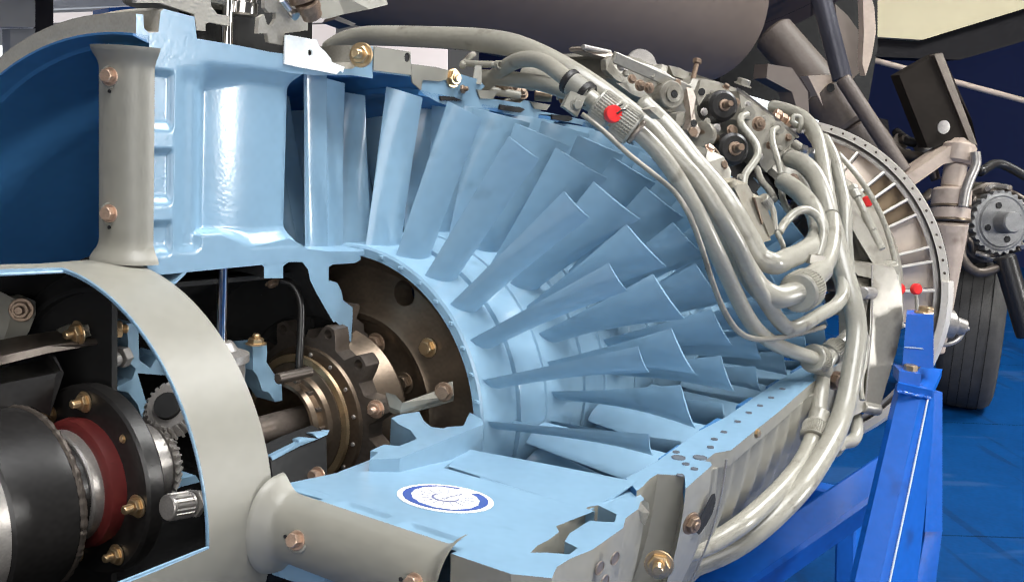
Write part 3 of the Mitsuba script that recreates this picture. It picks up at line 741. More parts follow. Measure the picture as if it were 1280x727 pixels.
for i, (rl, rt, tl, tt, sp, k0, k1) in enumerate(rows):
    st = E+'__compressor_stage'+('' if i == 0 else '_%03d' % i)
    hubr = rl[1]
    part(st, rev([(rl[0]-.004, hubr), (rl[0]-.004, hubr+.0035), (rt[0]+.006, rt[1]+.0035), (rt[0]+.006, rt[1])], 200), 'blue_blade_paint', 30)
    row(st, airfoil(rl, rt, tl, tt, .15 if i == 0 else .13, .085), [sp*k for k in range(k0, k1)], 'blue_blade_paint')
# stator rows and inlet guide vanes, fixed in the casing
vanes = [((.396, .205, 0), (.434, .206, -5.0), (.394, .376, 0), (.440, .372, -4.5), 9.0),
         ((.534, .212, 0), (.572, .213, -5.0), (.530, .367, 0), (.580, .364, -4.5), 8.4),
         ((.675, .217, 0), (.710, .219, -5), (.672, .361, 0), (.715, .359, -4.5), 7.6),
         ((.806, .223, 0), (.845, .224, -5), (.806, .356, 0), (.85, .354, -4.5), 7.2),
         ((.935, .228, 0), (.975, .229, -5), (.935, .352, 0), (.98, .35, -4.5), 7.0)]
for i, (a, b, c, d, sp) in enumerate(vanes):
    st = E+'__stator_row'+('' if i == 0 else '_%03d' % i)
    ts = [-4-sp*k for k in range(10)]+[95.5+sp*k for k in range(5)]
    part(st, rev([(c[0]-.008, c[1]-.0005), (c[0]-.008, c[1]+.006), (d[0]+.008, d[1]+.006), (d[0]+.008, d[1]-.0005)], 160) ^ (TOPHALF+LOWHALF.translate((0, 0, -.001))), 'blue_duct_shade', 30)
    row(st, airfoil(a, b, c, d, -.10, .07), ts, 'blue_blade_paint', 'vane')
st = E+'__inlet_guide_vane_row'
part(st, rev([(.205, .1885), (.205, .1935), (.30, .1945), (.30, .1895)], 160) ^ TOPHALF, 'blue_casting_paint', 30)
row(st, airfoil((.241, .186, 0), (.278, .186, 0), (.239, .389, 0), (.276, .388, 0), .0, .22), [-2.5-13.7*k for k in range(6)]+[103+13.7*k for k in range(2)], 'blue_casting_paint', 'vane')
row(st, airfoil((.2795, .188, 0), (.320, .188, -3.5), (.2775, .385, 0), (.322, .383, -1.5), -.06, .10), [-3.2-13.7*k for k in range(6)]+[103+13.7*k for k in range(2)], 'blue_blade_paint', 'flap')
part(st+'__split_vane', airfoil((.216, .196, 89.3), (.262, .196, 88.4), (.199, .392, 89.3), (.298, .392, 89.2), .02, .05), 'blue_casting_paint', 40)

# ------------------------------------------------------------------ pieces on the upright cut face
part(E+'__cut_plate', prism([(0.1635, 0.4183), (0.169, 0.419), (0.2078, 0.4186), (0.2116, 0.4125), (0.2202, 0.4085), (0.2303, 0.4013), (0.2317, 0.3981), (0.2518, 0.395), (0.2496, 0.3889), (0.2457, 0.391), (0.2397, 0.3863), (0.2152, 0.3875), (0.1825, 0.3887), (0.1635, 0.3901)], 'y', -.031, -.029, [circle([(0.1991, 0.4047)][0], .0032, 20)]), 'white_blue_paint', False, 'bare whitish cut plate with one small hole')
part(E+'__cut_face_patch', prism([(0.3001, 0.422), (0.3644, 0.4225), (0.3679, 0.3962), (0.3005, 0.3958)], 'y', -.0302, -.0285, [circle([(0.3589, 0.4156)][0], .0055, 20)]), 'grey_paint', False)
part(E+'__pin_hole', prism(circle([(0.3589, 0.4156)][0], .0052, 20), 'y', -.0288, -.0283), 'flat_black', False)  # black disc put in for the dark inside of the hole
part(E+'__cut_face_patch', prism([(0.3669, 0.409), (0.4151, 0.4097), (0.4398, 0.4081), (0.4408, 0.3975), (0.4214, 0.3931), (0.3896, 0.3924), (0.3875, 0.3801), (0.3716, 0.3873), (0.3679, 0.3962)], 'y', -.0304, -.0285), 'grey_paint', False)
part(E+'__cut_face_patch', prism([(0.5043, 0.3894), (0.5529, 0.3909), (0.5426, 0.3797), (0.5127, 0.3788)], 'y', -.0304, -.0285), 'grey_paint', False)
part(E+'__cut_face_patch', prism([(0.6374, 0.3825), (0.693, 0.3814), (0.6828, 0.3728), (0.6494, 0.3732)], 'y', -.0304, -.0285), 'grey_paint', False)
part(E+'__blade_track_slot', prism([(0.4262, 0.3761), (0.4528, 0.3769), (0.4738, 0.3733), (0.4283, 0.3704)], 'y', -.0304, -.0285), 'flat_black', False)
part(E+'__blade_track_slot', prism([(0.5606, 0.3735), (0.6111, 0.3732), (0.624, 0.3707), (0.612, 0.3656), (0.5594, 0.3671)], 'y', -.0304, -.0285), 'flat_black', False)
part(E+'__blade_track_slot', prism([(0.6995, 0.368), (0.7518, 0.3683), (0.7623, 0.3641), (0.7481, 0.3598), (0.7004, 0.3611)], 'y', -.0304, -.0285), 'flat_black', False)
bolt(E+'__casing_nut', (0.2726, -0.036, 0.4098), (-1, -.32, .02), .0105, 'brass_plating', stud=1.0)
part(E+'__casing_nut__bracket', slab([(0.2773, -0.0209, 0.4195), (0.287, -0.0263, 0.4215), (0.2852, -0.0288, 0.4032), (0.2753, -0.0238, 0.3987)], (.012, .004, 0)), 'grey_paint', 20)
bolt(E+'__casing_nut', (0.4493, -0.031, 0.3992), (-.25, -1, 0), .0092, 'brass_plating', stud=.35)
bolt(E+'__casing_nut', (0.4693, -0.031, 0.387), (.3, -1, .2), .006, 'rust_bolt', stud=.8, washer=False)
# accessory drive cut open on top of the intake casing
part(E+'__accessory_drive', prism([(-0.0083, 0.4251), (0.0162, 0.4285), (0.0537, 0.424), (0.0567, 0.4102), (0.0667, 0.4107), (0.0666, 0.4171), (0.0712, 0.4191), (0.095, 0.4185), (0.0948, 0.428), (0.0804, 0.4275), (0.0728, 0.4337), (0.0703, 0.4604), (-0.0164, 0.4462)], 'y', -.027, -.022), 'grey_cast_paint', 25)
part(E+'__accessory_drive', prism([(0.1406, 0.4719), (0.1416, 0.4418), (0.147, 0.4379), (0.1566, 0.4392), (0.1568, 0.4331), (0.1517, 0.4262), (0.1453, 0.4262), (0.1408, 0.4356), (0.1346, 0.4317), (0.133, 0.4163), (0.1456, 0.4178), (0.148, 0.4096), (0.1665, 0.4084), (0.1674, 0.4141), (0.1693, 0.4206), (0.2019, 0.4276), (0.1995, 0.4816)], 'y', -.024, -.019), 'grey_cast_paint', 25)
part(E+'__accessory_drive__cavity', prism([(0.0972, 0.4888), (0.2597, 0.5184), (0.2649, 0.4056), (0.0988, 0.3985)], 'y', .03, .05), 'flat_black', 25)
bx = (0.136, 0.0, 0.4336)
part(E+'__accessory_drive__bearing', ringbar(bx, (0, 0, 1), [(0, 0), (.0125, 0), (.0145, .002), (.0145, .012), (.0135, .013), (.0135, .018), (.0145, .019), (.0145, .06), (0, .06)], 40), 'chrome_steel', 30)
part(E+'__accessory_drive__cover', ringbar((0.1, 0.05, 0.4431), (0, .05, 1), [(0, -.005), (.052, -.005), (.055, 0), (.055, .03), (.05, .034), (.0, .034)], 56), 'grey_paint', 30)
p = [(0.1643, -0.0446, 0.4714), (0.1742, -0.0465, 0.4537), (0.1829, -0.0438, 0.4457)]
part(E+'__electric_connector', cat([tube([p[0], p[1]], .016, 20), cyl(p[1], p[2], .0125, 24), place(lathe([(.006, 0), (.0105, 0), (.0105, .008), (.006, .008), (.006, .001), (0, .001)], 24), p[2], np.subtract(p[2], p[1]))]), 'rust_bolt', 30)
p = [(0.1465, -0.0416, 0.4498), (0.1619, -0.0406, 0.4398)]
part(E+'__locking_wire_post', cat([cyl(p[0], p[1], .003, 12), cyl(p[1], np.add(p[1], (0, -.006, -.004)), .005, 14)]), 'chrome_steel', 30)
p = [(0.2308, -0.0028, 0.456), (0.2606, -0.0065, 0.4753), (0.3207, -0.0231, 0.4857), (0.3215, -0.029, 0.47), (0.2941, -0.0261, 0.4611), (0.2707, -0.0101, 0.453), (0.2445, -0.009, 0.4445), (0.2311, -0.0066, 0.4444)]
part(E+'__grey_elbow', slab(p, (.0, .05, .01)), 'grey_paint', 25)
p = [(0.4282, 0.1446, 0.4733), (0.4402, 0.123, 0.4645), (0.4371, 0.127, 0.4611), (0.4255, 0.1474, 0.4679)]
part(E+'__grey_elbow__flange', slab(p, (.03, .05, .0)), 'chrome_steel', 25)

# ------------------------------------------------------------------ lower front corner: flange, nut, holes
bolt(E+'__flange_nut', [(0.1897, -0.4673, -0.0203)][0], (-1, -.35, 0), .0098, 'brass_plating', stud=.8)
bolt(E+'__flange_nut', [(0.2758, -0.4593, -0.0119)][0], (-.3, -1, -.1), .0085, 'rust_bolt', stud=.2)
bolt(E+'__flange_nut', [(0.5036, -0.4417, 0.0202)][0], (-.2, -1, 0), .0045, 'brass_plating')
for q in [(0.1058, -0.4513, 0.0005), (0.1217, -0.4564, 0.0047), (0.1069, -0.456, -0.0099)]:
    part(E+'__casing_hole', place(lathe([(0, .0007), (.0052, .0007), (.0052, .0012), (.0058, .0012), (.0060, 0)], 24), q, (-.1, -1, -.1)), 'shaft_steel', 30)
p = [(0.1899, -0.4526, 0.0307), (0.185, -0.4562, 0.0244), (0.1817, -0.4543, 0.0134), (0.1861, -0.4491, 0.0222), (0.1923, -0.448, 0.0273)]
part(E+'__torn_lip', slab(p, (.004, .006, 0)), 'grey_cast_paint', 25)

# ------------------------------------------------------------------ pipes
P_ = 'pipe_paint'


def pipe(name, pts, r, m=P_, n=18, label=None):
    return part(E+'__'+name, tube(pts, r, n, 8), m, True, label)


pipe('fuel_pipe', [(0.586, 0.304, 0.4455), (0.5823, 0.2752, 0.4572), (0.5817, 0.2402, 0.4642), (0.5772, 0.1903, 0.465), (0.5779, 0.1318, 0.464), (0.5722, 0.0639, 0.4614), (0.5619, 0.0029, 0.4572), (0.5558, -0.0464, 0.4506), (0.5506, -0.1, 0.4343), (0.5527, -0.1476, 0.4133), (0.5628, -0.1901, 0.3885), (0.5815, -0.2281, 0.3604), (0.5992, -0.2675, 0.3223), (0.6156, -0.3086, 0.2714), (0.6375, -0.3392, 0.221), (0.6559, -0.361, 0.1814), (0.6728, -0.3755, 0.159), (0.6868, -0.3908, 0.1503), (0.7131, -0.4033, 0.1536), (0.7308, -0.4114, 0.1573)], [.0140, .0140, .0142, .0146, .0150, .0155, .016, .0158, .0156, .0154, .0152, .0150, .0150, .0150, .0150, .0150, .0150, .0150, .0150, .0150], label='thickest grey pipe, arching from the top of the casing over the blades')
pipe('fuel_pipe', [(0.5737, 0.0054, 0.3999), (0.5591, -0.0242, 0.4142), (0.5364, -0.0607, 0.4263), (0.5209, -0.092, 0.4303), (0.5053, -0.1253, 0.4263), (0.4891, -0.161, 0.4112), (0.4801, -0.1893, 0.3961), (0.4821, -0.2166, 0.3786), (0.4907, -0.2454, 0.3599), (0.5018, -0.2673, 0.3457), (0.5187, -0.2929, 0.3178), (0.5409, -0.3237, 0.2684), (0.5691, -0.346, 0.2157), (0.6145, -0.3564, 0.167), (0.6491, -0.3657, 0.1289), (0.6848, -0.3731, 0.1024), (0.7335, -0.381, 0.0807), (0.8071, -0.3904, 0.0591), (0.8922, -0.3993, 0.0369)], .0102)
pipe('fuel_pipe', [(0.57, 0.0143, 0.4101), (0.5601, -0.0469, 0.4075), (0.5439, -0.1187, 0.3989), (0.5308, -0.1795, 0.3802), (0.5296, -0.2201, 0.3653), (0.5386, -0.2548, 0.3606), (0.5454, -0.2962, 0.3213), (0.5558, -0.3198, 0.2974), (0.5659, -0.3469, 0.2603), (0.5939, -0.3645, 0.2222), (0.6285, -0.3749, 0.1803), (0.6742, -0.3818, 0.1451), (0.7096, -0.3889, 0.1188), (0.7459, -0.3945, 0.1021), (0.7741, -0.4011, 0.1029), (0.8504, -0.4063, 0.1103), (0.9145, -0.4112, 0.1179), (0.9413, -0.4123, 0.1297), (0.9644, -0.4052, 0.1498), (0.9952, -0.3876, 0.1823), (1.0252, -0.3665, 0.2224), (1.0754, -0.3376, 0.2695)], .0102)
pipe('fuel_pipe', [(0.6671, -0.1848, 0.3888), (0.675, -0.2267, 0.354), (0.6703, -0.269, 0.3143), (0.6752, -0.3062, 0.2785), (0.6738, -0.3315, 0.2495), (0.6806, -0.3517, 0.218), (0.6853, -0.365, 0.1984), (0.693, -0.379, 0.1922), (0.7543, -0.3808, 0.1945), (0.8267, -0.3805, 0.1996), (0.876, -0.3801, 0.2093), (0.9112, -0.3742, 0.2257), (0.941, -0.3588, 0.2458), (0.9661, -0.336, 0.265), (0.9973, -0.3049, 0.2806), (1.0187, -0.2792, 0.2898)], .0145)
pipe('fuel_pipe', [(0.7526, -0.4082, 0.1569), (0.8007, -0.4065, 0.1643), (0.8481, -0.4033, 0.1735), (0.9064, -0.3957, 0.1916), (0.9522, -0.3855, 0.2154), (0.9951, -0.3698, 0.2427)], [.0115, .0125, .0125, .0125, .0125, .0125])
pipe('capillary_tube', [(0.4454, -0.2198, 0.3629), (0.4457, -0.2436, 0.3487), (0.46, -0.2743, 0.322), (0.4747, -0.3044, 0.299), (0.4936, -0.3204, 0.282), (0.4997, -0.3368, 0.2595), (0.5133, -0.3492, 0.226), (0.5355, -0.3596, 0.1814), (0.5682, -0.366, 0.1423), (0.6034, -0.3732, 0.1142), (0.6516, -0.3786, 0.0983), (0.7032, -0.3863, 0.0924), (0.7929, -0.397, 0.0897), (0.8718, -0.4083, 0.0904)], [.0030]*5+[.0034]*3+[.0038]*6, 'silver_paint', 12)
pipe('oil_pipe', [(1.0891, -0.2666, 0.3258), (1.0689, -0.2934, 0.3195), (1.0573, -0.3183, 0.3018), (1.032, -0.3442, 0.2708), (1.0042, -0.3707, 0.2237), (0.9764, -0.4003, 0.1666), (0.9588, -0.4244, 0.1186), (0.9482, -0.437, 0.0827), (0.9207, -0.4441, 0.0392), (0.8781, -0.4495, -0.016), (0.8259, -0.4522, -0.0494), (0.762, -0.4523, -0.0723), (0.697, -0.4496, -0.0917), (0.6507, -0.4388, -0.1117), (0.6127, -0.4225, -0.1333), (0.5833, -0.4008, -0.1543), (0.563, -0.3737, -0.1722), (0.5402, -0.3421, -0.1885), (0.5122, -0.3019, -0.2035)], .0152)
pipe('oil_pipe', [(0.9692, -0.4066, 0.0412), (0.9414, -0.4029, 0.0323), (0.9251, -0.4008, 0.016), (0.8901, -0.4098, -0.0105), (0.8529, -0.4185, -0.0472), (0.8048, -0.4244, -0.0695), (0.735, -0.4307, -0.0807), (0.661, -0.4303, -0.0921), (0.602, -0.4249, -0.1022), (0.5538, -0.4174, -0.1113), (0.5169, -0.4005, -0.1245), (0.4796, -0.3813, -0.1317), (0.451, -0.3561, -0.1363), (0.4216, -0.3301, -0.1427)], .0122)
pipe('oil_pipe', [(1.3206, -0.1509, 0.4204), (1.2953, -0.189, 0.413), (1.2689, -0.2268, 0.4001), (1.2374, -0.2607, 0.3732), (1.1887, -0.29, 0.3331), (1.137, -0.3183, 0.2804), (1.087, -0.3539, 0.2118), (1.0586, -0.3834, 0.1517)], .0125)
pipe('oil_pipe', [(1.2859, -0.2638, 0.3665), (1.251, -0.2942, 0.333), (1.2123, -0.3221, 0.2869), (1.1715, -0.3454, 0.2454), (1.1468, -0.3586, 0.196), (1.1228, -0.3772, 0.1322), (1.0813, -0.4044, 0.0735)], .0105)
pipe('thin_pipe', [(1.3794, -0.2684, 0.3395), (1.3743, -0.31, 0.3001), (1.3747, -0.3407, 0.262), (1.3719, -0.3682, 0.2181), (1.3649, -0.3894, 0.1727), (1.3549, -0.405, 0.1304), (1.3315, -0.4219, 0.0753), (1.3281, -0.4291, 0.0322)], .0052)
pipe('thin_pipe', [(0.8098, -0.3468, 0.2229), (0.8373, -0.3479, 0.2389), (0.8573, -0.3565, 0.2528), (0.8761, -0.367, 0.2544), (0.8826, -0.3801, 0.245), (0.8744, -0.3911, 0.228), (0.8612, -0.3946, 0.2094), (0.8462, -0.3951, 0.191)], .0062)
pipe('thin_pipe', [(1.018, -0.2101, 0.3922), (0.9924, -0.2092, 0.3857), (0.9724, -0.2189, 0.3739), (0.9673, -0.2341, 0.3594), (0.962, -0.2492, 0.3439), (0.952, -0.2569, 0.328), (0.9361, -0.255, 0.3129), (0.9188, -0.2513, 0.2965), (0.9057, -0.2555, 0.2762)], .0062)
pipe('thin_pipe', [(1.1422, -0.2224, 0.3759), (1.1173, -0.2227, 0.3695), (1.0957, -0.2318, 0.3505), (1.0771, -0.2472, 0.327), (1.0585, -0.2624, 0.3041), (1.0361, -0.2743, 0.2712), (1.0175, -0.2891, 0.2496), (1.0041, -0.3104, 0.2341)], .0055)
pipe('thin_pipe', [(0.7786, -0.3529, 0.2272), (0.7807, -0.3589, 0.2178), (0.7869, -0.3626, 0.2067), (0.7904, -0.3614, 0.1975), (0.7847, -0.3534, 0.1935), (0.7589, -0.349, 0.198), (0.7451, -0.344, 0.2049)], .0038, n=12)
pipe('thin_pipe', [(0.7668, -0.3414, 0.2672), (0.7693, -0.3483, 0.2568), (0.7691, -0.3521, 0.2429), (0.7683, -0.355, 0.229)], .0042, n=12)
pipe('thin_pipe', [(0.5347, 0.0167, 0.4207), (0.5446, 0.0214, 0.4258), (0.543, 0.0045, 0.4248), (0.5409, -0.0304, 0.4242)], .0046, n=12)
pipe('thin_pipe', [(0.5445, 0.0213, 0.4247), (0.5822, 0.0407, 0.4366), (0.6198, 0.0593, 0.4445)], .0046, n=12)
pipe('thin_pipe', [(1.0659, -0.4186, 0.071), (1.0675, -0.4285, 0.0462), (1.0529, -0.4329, 0.0163), (1.0146, -0.4382, -0.0153), (1.0033, -0.4459, -0.0374)], .004, n=12)
part(E+'__cut_pipe_end', place(lathe([(.0035, 0), (.0056, 0), (.0056, .006), (.0035, .006), (.0035, .001), (0, .001)], 20), [(0.5341, -0.0387, 0.4237)][0], (-.2, -1, 0)), P_, 30)
part(E+'__pipe_bracket', slab([(0.5104, -0.021, 0.4202), (0.5149, -0.028, 0.4207), (0.5083, -0.0343, 0.396), (0.5018, -0.0236, 0.3972)], (.003, .003, 0)), 'grey_paint', 20)
for a, b, r, m in ((*[(0.6818, 0.0115, 0.4239), (0.6777, -0.0415, 0.4158)], .012, P_), (*[(0.6282, -0.0033, 0.4064), (0.6361, -0.0358, 0.4035)], .007, 'silver_paint'), (*[(0.6437, -0.032, 0.3929), (0.6568, -0.0531, 0.3923)], .009, 'brown_steel'), (*[(0.6608, -0.0581, 0.3971), (0.6726, -0.0775, 0.3953)], .010, P_), (*[(0.5753, 0.0007, 0.3926), (0.6154, -0.026, 0.3897)], .006, P_)):
    part(E+'__casing_fitting', cyl(a, b, r, 16), m, 30)
for k, q in enumerate([(0.6212, -0.0248, 0.3923), (0.6516, -0.0424, 0.4004), (0.666, -0.0688, 0.389), (0.6114, -0.0175, 0.3968), (0.6748, -0.0816, 0.3933), (0.5947, -0.0097, 0.3975)]):
    bolt(E+'__casing_fitting_nut', q, (-.5, -.7, .5-.2*(k % 3)), .0075, ('rust_bolt', 'silver_paint', 'brown_steel')[k % 3], stud=.5)
# pipe clamp and the ribbed coupling with its red cap
q = [(0.4677, -0.1902, 0.3906), (0.4677, -0.2111, 0.3839), (0.451, -0.2106, 0.36), (0.452, -0.1899, 0.3712)]
part(E+'__pipe_clamp', slab(q, (.010, .010, .0)), 'grey_paint', 25)
p = [(0.4793, -0.1761, 0.4041), (0.4801, -0.1848, 0.3988), (0.4819, -0.1975, 0.3909), (0.4822, -0.2075, 0.3848)]
part(E+'__pipe_clamp__band', cat([cyl(p[0], p[1], .0155, 28), cyl(p[2], p[3], .0150, 28)]), 'black_paint', 30)
part(E+'__pipe_clamp__body', cyl(p[0], p[3], .0142, 28), 'grey_paint', 30)
bolt(E+'__pipe_clamp__bolt', [(0.4469, -0.2097, 0.3734)][0], (-.5, -.85, 0), .0058, 'grey_paint')
p = [(0.4808, -0.2184, 0.3786), (0.4881, -0.2379, 0.3649), (0.4899, -0.2414, 0.3624), (0.4986, -0.2612, 0.3489), (0.5008, -0.2657, 0.3455)]
part(E+'__pipe_coupling', knurl(p[0], p[1], .0205, 34), P_, 20, 'ribbed grey coupling nut with a red cap')
part(E+'__pipe_coupling', knurl(p[2], p[3], .0215, 34), P_, 20)
part(E+'__pipe_coupling_001__collar', cyl(p[3], p[4], .0165, 28), 'lever_bronze', 30)
part(E+'__pipe_coupling__red_cap', place(lathe([(0, 0), (.0098, 0), (.0102, .001), (.0102, .008), (.0094, .010), (0, .0108)], 32), [(0.474, -0.2419, 0.3653)][0], (-.62, -.78, .1)), 'red_plastic', 35)
part(E+'__pipe_coupling__lock_wire', cat([tube([(0.4714, -0.2487, 0.3736), (0.4784, -0.2531, 0.3769)], .0009, 6), tube([(0.4685, -0.2519, 0.3663), (0.4736, -0.2551, 0.3704), (0.4794, -0.2582, 0.3717)], .0009, 6)]), 'flat_black', 30)


def nut(name, a, b, r, n=36):
    return part(E+'__'+name, knurl(a, b, r, n, .12), P_, 20)


p = [(0.7171, -0.4093, 0.1551), (0.7595, -0.4092, 0.1585)]
nut('union_nut', p[0], p[1], .0275, 44)
p = [(0.8731, -0.3959, 0.0418), (0.899, -0.4011, 0.035)]
nut('union_nut', p[0], p[1], .0215, 40)
p = [(0.9526, -0.4008, 0.0352), (0.9709, -0.4082, 0.045)]
nut('union_nut', p[0], p[1], .019, 30)
p = [(0.8477, -0.4202, -0.0493), (0.8228, -0.4232, -0.0645)]
nut('union_nut', p[0], p[1], .0195, 36)
p = [(0.8645, -0.4194, -0.0327), (0.8477, -0.4202, -0.0493)]
part(E+'__union_sleeve', cyl(p[0], p[1], .0155, 28), P_, 30)
p = [(0.7664, -0.4086, 0.1654), (0.8376, -0.4049, 0.1757)]
part(E+'__union_sleeve', cyl(p[0], p[1], .0165, 28), P_, 30)
p = [(0.9717, -0.409, 0.0463), (1.0123, -0.4133, 0.0578)]
part(E+'__union_sleeve', cyl(p[0], p[1], .013, 28), P_, 30)
p = [(0.9026, -0.3998, 0.0269), (0.9166, -0.4069, 0.0136)]
part(E+'__union_sleeve', cyl(p[0], p[1], .0135, 24), P_, 30)
# strap round the elbow pipes
p = [(0.8017, -0.398, 0.1988), (0.8328, -0.4107, 0.1949), (0.8297, -0.4097, 0.1814), (0.7993, -0.3978, 0.1867)]
part(E+'__pipe_strap', slab(p, (.012, .02, 0)), 'silver_paint', 25)
# cream valve block beside the pipes
q = [(0.6851, -0.319, 0.2888), (0.7051, -0.3311, 0.2917), (0.7183, -0.3382, 0.2742), (0.7543, -0.3553, 0.2166), (0.7365, -0.3473, 0.2123), (0.6934, -0.3291, 0.2676)]
part(E+'__valve_block', slab(q, (.02, .03, .005)), 'cream_valve', 25, 'cream valve block strapped beside the pipes')
part(E+'__valve_block__cap', cyl([(0.6844, -0.3165, 0.2938)][0], [(0.6859, -0.3212, 0.2858)][0], .0055, 16), 'cream_valve', 30)
q = [(0.7128, -0.3391, 0.2734), (0.7239, -0.3472, 0.2739), (0.7485, -0.3596, 0.2358), (0.7525, -0.3593, 0.2258), (0.7486, -0.3545, 0.2211)]
part(E+'__valve_block__cover', slab(q, (.012, .02, .005)), 'cream_valve', 25)
part(E+'__valve_block__slot', slab([(0.7108, -0.3398, 0.2734), (0.7119, -0.3415, 0.2736), (0.7341, -0.3484, 0.2406), (0.7332, -0.3479, 0.2374)], (.002, .002, 0)), 'rust_bolt', 25)
p = [(0.7288, -0.3456, 0.2736), (0.7421, -0.3512, 0.2621)]
nut('union_nut', p[0], p[1], .0085, 20)

# ------------------------------------------------------------------ fuel control on top of the casing
GB = 'silver_paint'
q = [(0.8137, -0.0548, 0.4605), (0.8853, -0.0751, 0.4555), (0.9609, -0.099, 0.4603), (1.0177, -0.1153, 0.4539), (1.0865, -0.1318, 0.4466), (1.1563, -0.1507, 0.4373), (1.2102, -0.1667, 0.416), (1.1525, -0.1674, 0.3596), (1.0691, -0.1575, 0.3292), (0.964, -0.1322, 0.3642), (0.8744, -0.1131, 0.3966), (0.8281, -0.0932, 0.4075), (0.7756, -0.08, 0.4269)]
part(E+'__fuel_control', slab(q, (.05, .12, .0)), GB, 20, 'cast fuel control unit with levers and dark knobs')
q = [(1.0538, -0.1796, 0.4309), (1.2391, -0.2279, 0.3644), (1.1884, -0.216, 0.324), (1.1441, -0.2101, 0.298), (1.1202, -0.207, 0.3087), (1.0765, -0.2027, 0.3456), (1.0423, -0.1942, 0.3836)]
part(E+'__fuel_control__panel', slab(q, (.02, .05, .0)), GB, 20)
part(E+'__fuel_control__ridge', tube([(1.0477, -0.1788, 0.4331), (1.1457, -0.2015, 0.4012), (1.2399, -0.2291, 0.3645)], .0032, 10), 'chrome_steel', 30)
q = [(0.7938, -0.0609, 0.461), (0.7988, -0.0674, 0.4663), (0.8771, -0.0781, 0.4658), (0.9302, -0.0912, 0.4498), (0.9931, -0.1204, 0.4326), (0.9925, -0.1213, 0.4261), (0.9159, -0.0901, 0.441), (0.8475, -0.0729, 0.452)]
part(E+'__fuel_control__lid', slab(q, (.03, .10, .0)), GB, 20)
a, b = [(0.7767, -0.082, 0.4584), (0.9373, -0.1391, 0.4227)]
part(E+'__fuel_control__link_bar', bar(a, b, .008, .017, (0, -.3, 1), .0015), GB, 20)
q = [(0.7408, -0.0509, 0.4671), (0.7436, -0.0545, 0.4697), (0.7874, -0.0676, 0.4687), (0.8012, -0.0717, 0.4642), (0.7888, -0.0734, 0.456), (0.759, -0.0632, 0.4587), (0.741, -0.0525, 0.4626)]
part(E+'__fuel_control__lever', slab(q, (.01, .03, .0)), 'lever_bronze', 20)
q = [(0.7705, -0.0737, 0.4531), (0.7761, -0.0808, 0.4595), (0.7761, -0.0848, 0.4456), (0.7846, -0.092, 0.4349), (0.7852, -0.097, 0.421), (0.7759, -0.0907, 0.4248), (0.7651, -0.0792, 0.4376)]
part(E+'__fuel_control__lever', slab(q, (.006, .012, .0)), GB, 20)
q = [(0.9262, -0.1392, 0.4268), (0.9314, -0.1481, 0.425), (0.928, -0.1562, 0.4113), (0.92, -0.1588, 0.3911), (0.9149, -0.1653, 0.3738), (0.9128, -0.1754, 0.3606), (0.9043, -0.1747, 0.3491), (0.8976, -0.1642, 0.3483), (0.8968, -0.1594, 0.3604), (0.9063, -0.1606, 0.3756), (0.9169, -0.1511, 0.4005)]
part(E+'__fuel_control__arm', slab(q, (.006, .012, .0)), 'lever_bronze', 20)
part(E+'__fuel_control__arm_hole', place(lathe([(0, 0), (.0055, 0), (.0055, .001), (0, .001)], 16), [(0.9021, -0.1668, 0.3708)][0], (-.6, -.75, .2)), 'flat_black', 30)
bolt(E+'__fuel_control__arm_bolt', [(0.8956, -0.1683, 0.3558)][0], (-.6, -.75, .2), .0085, 'rust_bolt', washer=False)
p = [(0.917, -0.1743, 0.3545), (0.9661, -0.1784, 0.3475), (1.0029, -0.1811, 0.3436)]
part(E+'__fuel_control__spindle', cat([ringbar(p[0], np.subtract(p[1], p[0]), [(0, 0), (.020, 0), (.0215, .002), (.0215, .012), (0, .012)], 36)]), GB, 30)
part(E+'__fuel_control__spindle__shaft', cyl(p[0], p[2], .009, 24), 'brown_steel', 30)
p = [(0.9627, -0.1379, 0.4674), (0.9566, -0.1361, 0.4404)]
part(E+'__fuel_control__stop_screw', cat([cyl(p[0], p[1], .0042, 14), place(hexbolt(.0075, washer=False, head=.9), p[0], np.subtract(p[0], p[1]))]), 'rust_bolt', 25)
q = [(0.9425, -0.1418, 0.4419), (0.9471, -0.1496, 0.44), (0.9373, -0.1485, 0.4229), (0.9315, -0.1384, 0.426)]
part(E+'__fuel_control__lug', slab(q, (.01, .02, 0)), GB, 20)
q = [(0.9731, -0.143, 0.4419), (0.9894, -0.1505, 0.4395), (0.9748, -0.153, 0.4169), (0.9582, -0.1504, 0.4005), (0.9571, -0.1457, 0.4104)]
part(E+'__fuel_control__lug', slab(q, (.01, .03, 0)), GB, 20)
part(E+'__fuel_control__lug_hole', place(lathe([(0, 0), (.006, 0), (.006, .001), (0, .001)], 16), [(0.9662, -0.1491, 0.4225)][0], (-.7, -.7, .1)), 'flat_black', 30)
# round boss with a hexagon socket
p = [(0.8831, -0.1322, 0.4113)][0]
d = (-.55, -.82, .12)
part(E+'__fuel_control__boss', place(lathe([(0, -.02), (.022, -.02), (.022, .004), (.020, .006), (.0125, .006), (.0125, .010), (.0065, .011), (.006, .004), (0, .004)], 36), p, d), GB, 25)
part(E+'__fuel_control__boss__socket', place(trimesh.creation.cylinder(.0058, .001, sections=6), np.add(p, np.array(d)*.0112), d), 'flat_black', False)
q = [(0.8752, -0.1175, 0.4188), (0.8951, -0.1437, 0.4051), (0.9083, -0.1504, 0.3889), (0.9021, -0.1432, 0.3796), (0.8755, -0.1271, 0.3874), (0.8671, -0.1185, 0.4036)]
part(E+'__fuel_control__boss_block', slab(q, (.02, .04, .0)), GB, 20)
for q in [(0.8313, -0.1039, 0.4212), (0.8382, -0.1156, 0.4185)]:
    bolt(E+'__fuel_control__small_bolt', q, (-.6, -.8, .1), .0068, 'rust_bolt', stud=.5)


